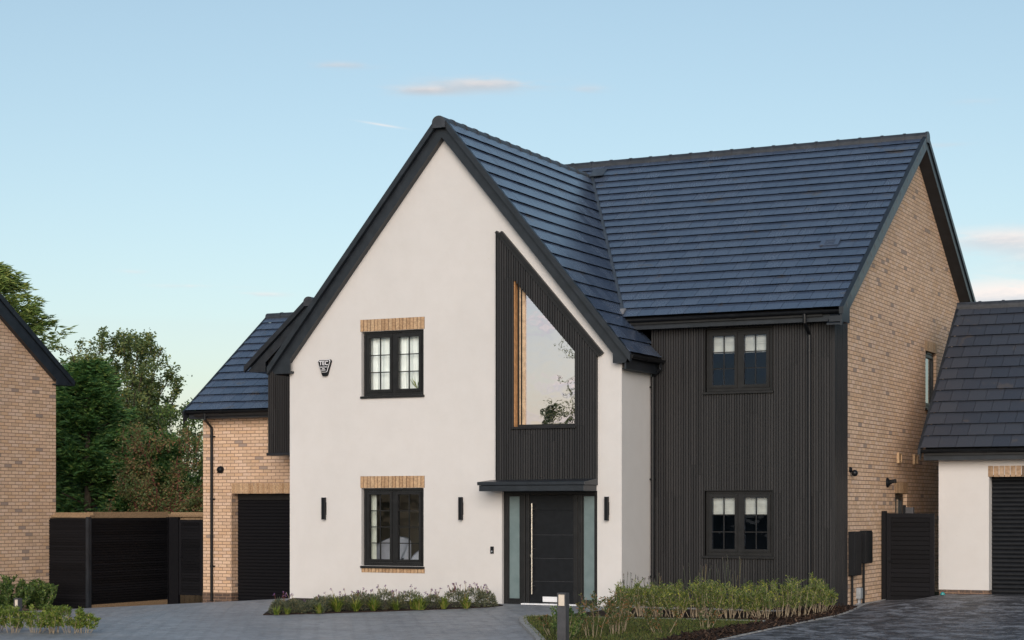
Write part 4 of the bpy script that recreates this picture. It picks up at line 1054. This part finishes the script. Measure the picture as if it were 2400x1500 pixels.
# ------------------------------------------------------------------ plants
def shrub(name, x, y, h, w, nst, lps, LL, LW, mat, label, cat='shrub', group=None, bare=.3, twig='twig', seed=0, lean=.35, z=None, thick=.005):
    global rnd
    r = random.Random(seed*77+5); rnd = r
    z0 = gz(x, y)+.01 if z is None else z
    rt = root(name, (x, y, z0), label, cat, group)
    st = MB(); lf = MB()
    for i in range(nst):
        a = r.uniform(0, 6.283); d = math.sqrt(r.random())
        hh = h*(1-.35*d)*r.uniform(.78, 1.08)
        b = Vector((x+math.cos(a)*d*w*.22, y+math.sin(a)*d*w*.22, z0)); e = Vector((x+math.cos(a)*d*w*.5+r.uniform(-.03,.03), y+math.sin(a)*d*w*.5, z0+hh))
        mid = b.lerp(e, .5)+Vector((r.uniform(-1,1), r.uniform(-1,1), 0))*w*.10*lean*2
        pts = [b, b.lerp(mid,.5)+Vector((0,0,hh*.02)), mid, mid.lerp(e,.5), e]
        st.tube(pts, thick*r.uniform(.6,1.2), 5, False, thick*.35)
        # side twigs
        tips = [(b, mid, e, 1.0)]
        for k in range(2):
            t = r.uniform(.4,.75); p = mid.lerp(e, t) if t > .5 else b.lerp(mid, t*1.6); q = p+Vector((r.uniform(-1,1), r.uniform(-1,1), r.uniform(.5,1.3)))*h*.16
            st.tube([p, q], thick*.45, 4, False, thick*.2); tips.append((p, p.lerp(q,.5), q, .4))
        for (b_, m_, e_, sc) in tips:
            n = int(lps*sc)
            for k in range(n):
                t = (bare if sc == 1 else 0) + (1-(bare if sc == 1 else 0))*((k+r.random())/n)
                p = b_.lerp(m_, t*2) if t < .5 else m_.lerp(e_, t*2-1)
                ax_ = (e_-m_).normalized(); az = r.uniform(0, 6.283)
                dr = Vector((math.cos(az), math.sin(az), 0))*r.uniform(.6,1.1) + ax_*r.uniform(.3,.9) + Vector((0,0,r.uniform(-.1,.3)))
                lf.leaf(p+dr*.006, dr, LL*r.uniform(.6,1.15)*(1.1-.35*t), LW*r.uniform(.7,1.2))
    st.build('stem', M[twig], rt, fix=False); lf.build('foliage', M[mat], rt, fix=False)
    return rt
# hedge in front of the slatted wall
hg = 'leafy hedge shrubs in front of the slatted wall'
front = [(8.05,-2.55,.54),(8.40,-2.75,.58),(8.70,-2.65,.56),(9.0,-2.7,.60),(9.3,-2.6,.62),(9.58,-2.7,.63),(9.85,-2.6,.62),(10.12,-2.55,.66),(10.4,-2.6,.68),(10.62,-2.3,.74),(10.74,-1.8,.70),(10.78,-1.15,.66),(10.72,-.5,.56)]
for i, (x, y, h) in enumerate(front):
    h *= random.Random(700+i).uniform(.82, 1.18)
    shrub('hedge_shrub', x, y, h, .60, 14, 46, .056, .015, 'l_hedge', f'{ORD[i]} from the left of the yellow-green hedge shrubs along the lawn edge', group=hg, bare=.40, seed=100+i, thick=.006)
back = [(7.75,-1.9,.50),(8.2,-1.7,.56),(8.65,-1.8,.60),(9.1,-1.6,.62),(9.5,-1.75,.64),(9.9,-1.6,.66),(10.25,-1.6,.70),(10.35,-.9,.68)]
for i, (x, y, h) in enumerate(back):
    h *= random.Random(740+i).uniform(.85, 1.25)
    shrub('hedge_shrub', x, y, h, .62, 12, 50, .056, .015, 'l_hedge', f'{ORD[i]} from the left of the taller hedge shrubs close to the slatted wall', group=hg, bare=.28, seed=140+i, thick=.006)
# sparse bronze shrubs by the kerb and bollard
fr = [(9.55,-8.2,.52,.55,'l_dark',12,'low dark green shrub at the lawn corner left of the bollard light'),(9.15,-7.6,.34,.5,'l_red',8,'thin straggly shrub leaning over the kerb at the lawn tip'),
      (9.78,-7.75,.66,.5,'l_red',9,'bronze-leaved shrub just right of the bollard light'),(9.80,-7.1,.60,.5,'l_red',9,'bronze-green shrub in front of the right sidelight of the door'),(9.62,-6.5,.66,.48,'l_red',9,'bronze-green shrub in front of the white corner of the gable'),
      (9.25,-5.6,.58,.48,'l_red',8,'bronze shrub further back on the lawn before the white corner'),(10.3,-6.6,.42,.6,'l_red',7,'low bare-stemmed shrub in the bark mulch at the lawn edge'),(10.45,-5.4,.45,.6,'l_red',6,'thin twiggy shrub in the mulch below the hedge')]
for i, (x, y, h, w, mt, ns, lab) in enumerate(fr):
    shrub('lawn_shrub', x, y, h, w, ns, 40 if mt == 'l_dark' else 30, .06, .019, mt, lab, group='shrubs on the front lawn', bare=.12 if mt == 'l_dark' else .34, seed=200+i, thick=.0045)
# bright young shrubs at the bottom left
ls = [(1.75,-10.3,.66),(2.02,-10.1,.62),(2.28,-9.95,.60),(2.53,-9.9,.68),(2.76,-9.8,.66),(2.93,-9.72,.50),(1.5,-9.9,.60),(2.1,-9.5,.52),(1.85,-10.9,.5)]
for i, (x, y, h) in enumerate(ls):
    shrub('young_shrub', x, y, h*.66, .44, 11, 46, .062, .017, 'l_young', f'bright green shrub at the bottom left, ' + (f'{ORD[i]} in the row along the drive' if i < 6 else ['behind the row beside the short bollard light', 'behind the middle of the row', 'in front at the photo corner'][i-6]), group='young shrubs at the bottom left', bare=.22, seed=230+i, thick=.0045)
for i, (x, y, h, w, lab) in enumerate(((-7.25,.30,.78,1.1,'dense dark green bush against the neighbour brick wall'),(-7.2,1.2,.72,.8,'smaller brownish bush at the corner of the neighbour brick wall'),(-7.3,-.7,.82,1.1,'dark green bush at the left edge below the neighbour brick wall'))):
    shrub('wall_bush', x, y, h, w, 34, 80, .075, .04, 'l_dark', lab, group='bushes under the neighbour wall', bare=.08, seed=260+i)
# lavender mounds with purple flower stems, and grass tufts, in the front bed
mounds = [(2.78,-4.60,.23,.24),(2.91,-4.34,.27,.23),(3.11,-4.2,.34,.21),(3.09,-3.84,.26,.26),(3.11,-3.54,.28,.26),(3.22,-3.30,.28,.25),(3.45,-3.15,.34,.31),(3.56,-2.98,.31,.26),(3.69,-2.75,.35,.34),(3.82,-2.55,.26,.2),(4.01,-2.42,.40,.32),(4.24,-2.02,.30,.23),(4.52,-1.72,.36,.33),(4.67,-1.36,.44,.34),(4.78,-1.08,.28,.28)]
def mound(i, x, y, w, h):
    global rnd
    r = random.Random(300+i); rnd = r; z0 = gz(x, y)+.015
    rt = root('flowering_mound', (x, y, z0), f'grey-green flowering mound with thin purple stems in the front bed, {ORD[i]} from the left', 'plant', 'flowering mounds in the front bed')
    lf = MB(); fs = MB(); fl = MB()
    for k in range(900):
        a = r.uniform(0, 6.283); el = math.asin(r.random()**.8); q = r.uniform(.72, 1.06)
        d = Vector((math.cos(a)*math.cos(el), math.sin(a)*math.cos(el), math.sin(el)))
        p = Vector((x+d.x*w*.5*q, y+d.y*w*.5*q, z0+d.z*h*.85*q))
        lf.leaf(p-d*.02, d+Vector((r.uniform(-.8,.8), r.uniform(-.8,.8), r.uniform(-.2,.7))), r.uniform(.03,.07), .015)
    lf.build('foliage', M['l_lav'], rt, fix=False)
    ns = r.choice([1,2,3,4]) + (6 if i > 10 else 2 if i > 4 else 0)
    for k in range(ns):
        a = r.uniform(0, 6.283); b = Vector((x+math.cos(a)*w*.2, y+math.sin(a)*w*.2, z0+h*.7)); hh = r.uniform(.05,.18)
        e = b+Vector((r.uniform(-.08,.08), r.uniform(-.08,.08), hh)); fs.tube([b, b.lerp(e,.5)+Vector((.01,0,0)), e], .0035, 4, False)
        fl = MB()
        for j in range(9): fl.leaf(e-Vector((0,0,r.uniform(0,.04)))+Vector((r.uniform(-.012,.012), r.uniform(-.012,.012), 0)), Vector((r.uniform(-1,1), r.uniform(-1,1), r.uniform(.1,1))), r.uniform(.015,.028), .014)
        fl.build('flower_head', M['flower'], rt, fix=False)
    fs.build('flower_stem', M['twig'] if i % 3 else M['redtwig'], rt, fix=False)
for i, a in enumerate(mounds): mound(i, a[0], a[1], a[2]*1.45, a[3]*1.15)
tufts = [(2.90,-4.86,.6),(3.02,-4.72,.6),(3.33,-4.25,.8),(3.38,-3.76,1.25),(3.58,-3.5,1.05),(3.78,-3.26,1.1),(4.0,-2.87,.85),(4.24,-2.58,1.35),(4.53,-2.15,1.0),(4.80,-1.86,1.1)]
for i, (x, y, s) in enumerate(tufts):
    r = random.Random(400+i); rnd = r; z0 = gz(x, y)+.015
    m = MB(); nb = int(70*s*(1.7 if i == 7 else 1))
    for k in range(nb):
        a = r.uniform(0, 6.283); o_ = r.uniform(.2, 1.0); L = r.uniform(.15,.28)*s*(.8 if i == 7 else 1)
        b = Vector((x+r.uniform(-.03,.03)*(4 if i == 7 else 1), y+r.uniform(-.03,.03), z0)); d = Vector((math.cos(a)*o_, math.sin(a)*o_, 1.0)).normalized()
        m1 = b+d*L*.6; d2 = (d+Vector((math.cos(a)*o_*.8, math.sin(a)*o_*.8, -.5*o_))).normalized(); sd = d.cross(Vector((math.cos(a), math.sin(a), .01))).normalized()*.008
        n0 = len(m.v); m.v += [tuple(b-sd), tuple(b+sd), tuple(m1+sd), tuple(m1-sd), tuple(m1+d2*L*.5)]; m.f += [(n0,n0+1,n0+2,n0+3),(n0+3,n0+2,n0+4)]
    o = m.build('grass_tuft', M['l_tuft'], None, fix=False); tag(o, f'spiky yellow-green grass tuft along the front edge of the bed, {ORD[i]} from the left', 'grass tuft', 'grass tufts in the front bed')
# lavender spikes behind the hedge
for i, (x, y, h) in enumerate(((7.55,-1.2,.62),(7.85,-.8,.66),(8.7,-.9,.86),(9.2,-.8,.92))):
    r = random.Random(450+i); rnd = r; z0 = gz(x, y)+.02
    rt = root('lavender', (x, y, z0), f'dark seedhead spikes of lavender rising behind the hedge, {ORD[i]} from the left', 'plant', 'lavender behind the hedge'); st = MB(); hd = MB()
    for k in range(14):
        b = Vector((x+r.uniform(-.15,.15), y+r.uniform(-.15,.15), z0)); e = b+Vector((r.uniform(-.12,.12), r.uniform(-.1,.1), h*r.uniform(.6,1.05)))
        st.tube([b, e], .003, 4, False)
        for j in range(14): hd.leaf(e-Vector((0,0,r.uniform(0,.07))), Vector((r.uniform(-1,1), r.uniform(-1,1), .6)), .016, .010)
    st.build('stem', M['l_lav'], rt, fix=False); hd.build('flower_spike', M['spike'], rt, fix=False)

# bollard lights
def bollard(x, y, z0, h, w, label):
    b = root('bollard_light', (x, y, z0), label, 'bollard light'); a = w/2; zt = z0+h
    ca, sa = math.cos(R(26)), math.sin(R(26))
    m = MB(); m.box(x-a, x+a, y-a, y+a, z0-.1, zt-.165); m.build('post', M['greymetal'], b, bevel=.003)
    m = MB(); m.box(x-a, x-a+.014, y-a, y+a, zt-.165, zt-.018); m.box(x+a-.014, x+a, y-a, y+a, zt-.165, zt-.018); m.box(x-a+.014, x+a-.014, y+a-.014, y+a, zt-.165, zt-.018); m.box(x-a, x+a, y-a, y+a, zt-.018, zt); m.build('lamp_housing', M['greymetal'], b)
    m = MB(); m.box(x-a+.016, x+a-.016, y-a+.006, y+a-.016, zt-.16, zt-.02); m.build('diffuser', M['diffuser'], b)
    return b
bollard(9.93, -9.03, 0.0, .68, .115, 'square grey bollard light standing on the lawn in front of the door')
bollard(1.30, -9.2, gz(1.3,-9.2), .44, .085, 'short bollard light half hidden by the bright young shrubs at bottom left')

# ------------------------------------------------------------------ trees beyond the fence
def tree_root(name, x, y, label, z=-1.0): return root(name, (x, y, z), label, 'tree', 'trees beyond the fence')
def conifer(name, x, y, h, rad, n, mat, label, seed, L=.26, W=.035, taper=.8, zb=-1.0, droop=0.15, open_=.0):
    global rnd
    r = random.Random(seed); rnd = r; rt = tree_root(name, x, y, label, zb)
    m = MB(); m.tube([(x,y,zb),(x+.05,y,zb+h*.5),(x,y,zb+h*.97)], .16, 8, True, .03)
    br = []
    nb = int(h*16)
    for i in range(nb):
        t = r.random()**.9; z = zb+.3+t*(h-.5); a = r.uniform(0, 6.283); R_ = rad*(1-t)**taper*r.uniform(.6,1.12)+.12
        e = Vector((x+math.cos(a)*R_, y+math.sin(a)*R_, z+R_*r.uniform(.1,.5)))
        br.append((Vector((x,y,z-.05)), e)); m.tube([(x,y,z-.05), e], .028, 4, False, .006)
    m.build('trunk', M['bark'], rt, fix=False)
    lf = MB()
    for k in range(n):
        b, e = r.choice(br); t = .06+.98*r.random()**.7; p = b.lerp(e, t)+Vector((r.gauss(0,.11), r.gauss(0,.11), r.gauss(0,.10)))
        out = (e-b); out.z = 0; out.normalize(); d0 = (out+Vector((r.uniform(-.7,.7), r.uniform(-.7,.7), r.uniform(-.2,.75)-droop))).normalized()
        sd = d0.cross(Vector((r.uniform(-.4,.4), r.uniform(-.4,.4), 1))).normalized()
        for j in range(5):
            f = (j-2)*.33; lf.leaf(p, d0+sd*f, L*r.uniform(.6,1.1)*(1-.12*abs(j-2)), W)
    lf.build('crown', M[mat], rt, fix=False)
    return rt
def broadleaf(name, x, y, h, rad, n, mat, label, seed, LL=.085, LW=.05, zb=-1.0, fruit=0, twig='bark', sparse_top=True, squash=.85, levels=26):
    global rnd
    r = random.Random(seed); rnd = r; rt = tree_root(name, x, y, label, zb)
    m = MB(); fork = Vector((x, y, zb+h*.28)); m.tube([(x,y,zb), fork], .14, 8, True, .10)
    cen = Vector((x, y, zb+h*.56)); tips = []
    for i in range(levels):
        d = Vector((r.gauss(0,1), r.gauss(0,1), r.gauss(.25,.8))).normalized(); q = r.uniform(.55,1.05)
        e = cen+Vector((d.x*rad*q, d.y*rad*q, d.z*h*.46*q)); mid = fork.lerp(e,.5)+Vector((r.uniform(-.25,.25), r.uniform(-.25,.25), r.uniform(0,.3)))
        m.tube([fork, mid, e], .05, 5, False, .012)
        for k in range(9):
            p = mid.lerp(e, r.uniform(.1,1.0)); s = Vector((r.gauss(0,1), r.gauss(0,1), r.gauss(.3,.8))).normalized()*r.uniform(.3,.75)
            m.tube([p, p+s*.5+Vector((0,0,.03)), p+s], .012, 4, False, .004); tips.append((p, p+s))
    for i in range(int(levels*.6)):
        a = r.uniform(0,6.283); p = cen+Vector((math.cos(a)*rad*.6*r.random(), math.sin(a)*rad*.6*r.random(), h*.36)); q = p+Vector((r.uniform(-.25,.25), r.uniform(-.25,.25), r.uniform(.35,.8)))
        m.tube([p, q], .010, 4, False, .004); tips.append((p, q))
    m.build('trunk', M[twig], rt, fix=False)
    lf = MB(); per = n//len(tips)
    for (a, b) in tips:
        for k in range(per):
            p = a.lerp(b, r.random()**.7)+Vector((r.gauss(0,.07), r.gauss(0,.07), r.gauss(0,.07)))
            lf.leaf(p, Vector((r.gauss(0,1), r.gauss(0,1), r.gauss(-.1,.7))), LL*r.uniform(.6,1.2), LW*r.uniform(.7,1.2))
    lf.build('crown', M[mat], rt, fix=False)
    for k in range(fruit):
        a, b = r.choice(tips); p = a.lerp(b, r.random()); f = MB(); f.lathe(p, [(.004,-.04),(.03,-.03),(.042,0),(.032,.03),(.006,.036)], 8); f.build('apple', M['fruit'], rt, smooth=True)
    return rt
conifer('conifer', -23.0, 17.6, 10.8, 4.8, 13000, 'l_cedar', 'tall pale green conifer rising behind the neighbour brick house', 501, .36, .036, .65, droop=.2)
conifer('conifer', -13.9, 11.1, 6.8, 2.0, 15000, 'l_conifer', 'bushy bright green conifer above the black fence beside the brick house', 502, .26, .042, .5)
conifer('conifer', -12.2, 12.0, 4.9, 1.6, 9000, 'l_conifer', 'darker lower conifer in front of the apple tree', 503, .24, .038, .55)
conifer('conifer', -15.9, 12.9, 5.9, 1.6, 7000, 'l_conifer', 'dark conifer partly behind the brick house corner', 509, .26, .04, .6)
broadleaf('apple_tree', -17.9, 17.7, 8.3, 2.7, 44000, 'l_apple', 'open apple tree with yellow fruit against the sky', 504, .115, .065, fruit=34, levels=60)
broadleaf('fruit_tree', -19.0, 18.6, 7.6, 2.6, 30000, 'l_apple', 'leafy tree between the conifers and the apple tree', 510, .115, .065, levels=50)
broadleaf('berry_bush', -10.9, 10.6, 4.6, 2.0, 24000, 'l_berry', 'reddish twiggy berry bush above the fence by the garage wing', 505, .08, .05, twig='redtwig', levels=44)
broadleaf('bush', -10.3, 13.6, 4.7, 1.7, 20000, 'l_apple', 'green bush against the left edge of the garage wing', 506, .09, .055, levels=36)
broadleaf('bush', -13.2, 14.8, 5.6, 2.2, 24000, 'l_dark', 'dark leafy bush low between the conifer and the berry bush', 507, .09, .055, levels=40)
conifer('conifer', -20.6, 19.6, 7.8, 2.6, 9000, 'l_cedar', 'conifer filling the gap between the tall conifer and the apple tree', 508, .32, .05, .6)

broadleaf('street_tree', -14.9, -46.5, 9.5, 1.2, 6000, 'l_street', 'round tree across the street, mirrored in the tall sloping window', 520, .12, .07, zb=-.3, levels=22)
conifer('street_conifer', -16.3, -46.8, 6.9, .8, 700, 'l_street', 'pointed tree across the street, mirrored low in the tall sloping window', 521, .34, .05, .7, zb=-.3)

# ------------------------------------------------------------------ camera
cam = bpy.data.cameras.new('camera'); co = bpy.data.objects.new('camera', cam); COL.objects.link(co)
co.location = (19.74, -30.4, 1.75); co.rotation_euler = (R(90), 0, R(26.224))
cam.sensor_width = 36; cam.lens = 36*4384/2400; cam.shift_y = 440/2400
cam.clip_start = .1; cam.clip_end = 20000
SC.camera = co

# ------------------------------------------------------------------ sky and light
SUN_AZ, SUN_EL = 156, 17.0        # azimuth from +y towards +x, degrees
wld = bpy.data.worlds.new('World'); SC.world = wld; wld.use_nodes = True
t = NT.__new__(NT); t.t = wld.node_tree; t.t.nodes.clear(); t.out = t.n('ShaderNodeOutputWorld')
sky = t.n('ShaderNodeTexSky', sky_type='NISHITA'); sky.sun_disc = False; sky.sun_elevation = R(SUN_EL); sky.sun_rotation = R(SUN_AZ)
sky.air_density = 1.0; sky.dust_density = 1.3; sky.ozone_density = 1.5
tc = t.n('ShaderNodeTexCoord'); s = t.sep(tc.outputs['Generated'])
el = t.math('MULTIPLY', t.math('ARCSINE', t.math('MAXIMUM', t.math('MINIMUM', s[2], 1), -1)), 57.2958)
az = t.math('MULTIPLY', t.math('ARCTAN2', s[0], s[1]), 57.2958)
hs = t.n('ShaderNodeHueSaturation'); hs.inputs['Saturation'].default_value = .92; hs.inputs['Hue'].default_value = .487; t.l(sky.outputs[0], hs.inputs['Color']); gm_ = t.n('ShaderNodeGamma'); gm_.inputs[1].default_value = .86; t.l(hs.outputs[0], gm_.inputs[0]); sc_ = t.n('ShaderNodeVectorMath', operation='SCALE'); t.l(gm_.outputs[0], sc_.inputs[0]); sc_.inputs['Scale'].default_value = 1.2; skyc = sc_.outputs[0]
n1 = t.noise(.55, t.comb(t.math('MULTIPLY', az, .9), t.math('MULTIPLY', el, 5.0)), 6, .6)
n2 = t.noise(1.6, t.comb(t.math('MULTIPLY', az, .8), t.math('MULTIPLY', el, 3.0), 3.0), 5, .6)
mask = None; shade = None
CL = [(-27.1,12.75,1.7,.22,.85),(-28.9,12.55,1.1,.13,.8),(-31.5,13.25,.9,.10,.5),(-23.9,12.6,.5,.12,.35),(-11.4,7.9,1.8,.34,.95),(-9.6,7.4,1.7,.34,.9),(-11.0,6.2,2.8,.55,1.25),(-33.8,6.45,.7,.07,.55),(-35.8,6.65,1.2,.06,.4),(-37.5,7.05,.5,.06,.4),(-12.0,11.9,.8,.08,.25),(-13.3,10.7,.8,.07,.25),
      (-155.2,5.6,.9,.28,.95),(-155.6,3.75,.9,.22,.95),(-156.5,2.7,3.0,.28,.7),(-154.6,6.5,1.0,.2,.6),(-140,9,14,.9,.5),(-170,8,12,.8,.5)]
for (a0, e0, sa, se, st) in CL:
    d = t.math('ADD', t.math('POWER', t.math('DIVIDE', t.math('SUBTRACT', az, a0), sa), 2), t.math('POWER', t.math('DIVIDE', t.math('SUBTRACT', el, e0), se), 2))
    g = t.math('MULTIPLY', t.math('EXPONENT', t.math('MULTIPLY', d, -1)), st)
    sh = t.math('MULTIPLY', g, t.math('DIVIDE', t.math('SUBTRACT', el, e0), se))
    mask = g if mask is None else t.math('ADD', mask, g)
    shade = sh if shade is None else t.math('ADD', shade, sh)
cm = t.math('MULTIPLY', t.math('MINIMUM', mask, 1), t.smooth(t.math('ADD', n1, t.math('MULTIPLY', mask, .26)), .40, .66))
warm = t.smooth(t.math('ADD', t.math('MULTIPLY', shade, .9), t.math('SUBTRACT', n2, .5)), -.35, .45)
lum = t.n('ShaderNodeRGBToBW'); t.l(skyc, lum.inputs[0])
TOP, LOW = (1.26, 1.10, 1.03), (.86, .86, .90)
tint = t.mix(warm, c4(LOW), c4(TOP))
cc = t.n('ShaderNodeVectorMath', operation='SCALE'); t.l(tint, cc.inputs[0]); t.l(lum.outputs[0], cc.inputs['Scale'])
skyc2 = t.mix(t.math('MULTIPLY', cm, .85), skyc, cc.outputs[0])
da, de = t.math('ADD', az, 30.2), t.math('SUBTRACT', el, 11.54)
uu = t.math('ADD', t.math('MULTIPLY', da, .99), t.math('MULTIPLY', de, -.14)); vv = t.math('ADD', t.math('MULTIPLY', da, .14), t.math('MULTIPLY', de, .99))
tr = t.math('MULTIPLY', t.math('EXPONENT', t.math('MULTIPLY', t.math('POWER', t.math('DIVIDE', uu, .55), 2), -1)), t.math('EXPONENT', t.math('MULTIPLY', t.math('POWER', t.math('DIVIDE', vv, .03), 2), -1)))
wh = t.n('ShaderNodeVectorMath', operation='SCALE'); wh.inputs[0].default_value = (1.35,1.25,1.2); t.l(lum.outputs[0], wh.inputs['Scale'])
skyc2 = t.mix(t.math('MULTIPLY', tr, .6), skyc2, wh.outputs[0])
bg = t.n('ShaderNodeBackground'); t.l(skyc2, bg.inputs[0]); bg.inputs[1].default_value = .096
t.l(bg.outputs[0], t.out.inputs[0])
sun = bpy.data.lights.new('sun', 'SUN'); sun.energy = 1.45; sun.angle = R(38); sun.color = (1.0, .93, .86)
so = bpy.data.objects.new('sun', sun); COL.objects.link(so)
d = Vector((math.sin(R(SUN_AZ))*math.cos(R(SUN_EL)), math.cos(R(SUN_AZ))*math.cos(R(SUN_EL)), math.sin(R(SUN_EL))))
so.rotation_euler = d.to_track_quat('Z', 'Y').to_euler(); so.location = d*60
SC.view_settings.view_transform = 'Standard'; SC.view_settings.look = 'None'; SC.view_settings.gamma = 1
SC.view_settings.exposure = .68
SC.cycles.max_bounces = 8; SC.cycles.transparent_max_bounces = 16; SC.cycles.use_denoising = True
SC.cycles.sample_clamp_indirect = 6
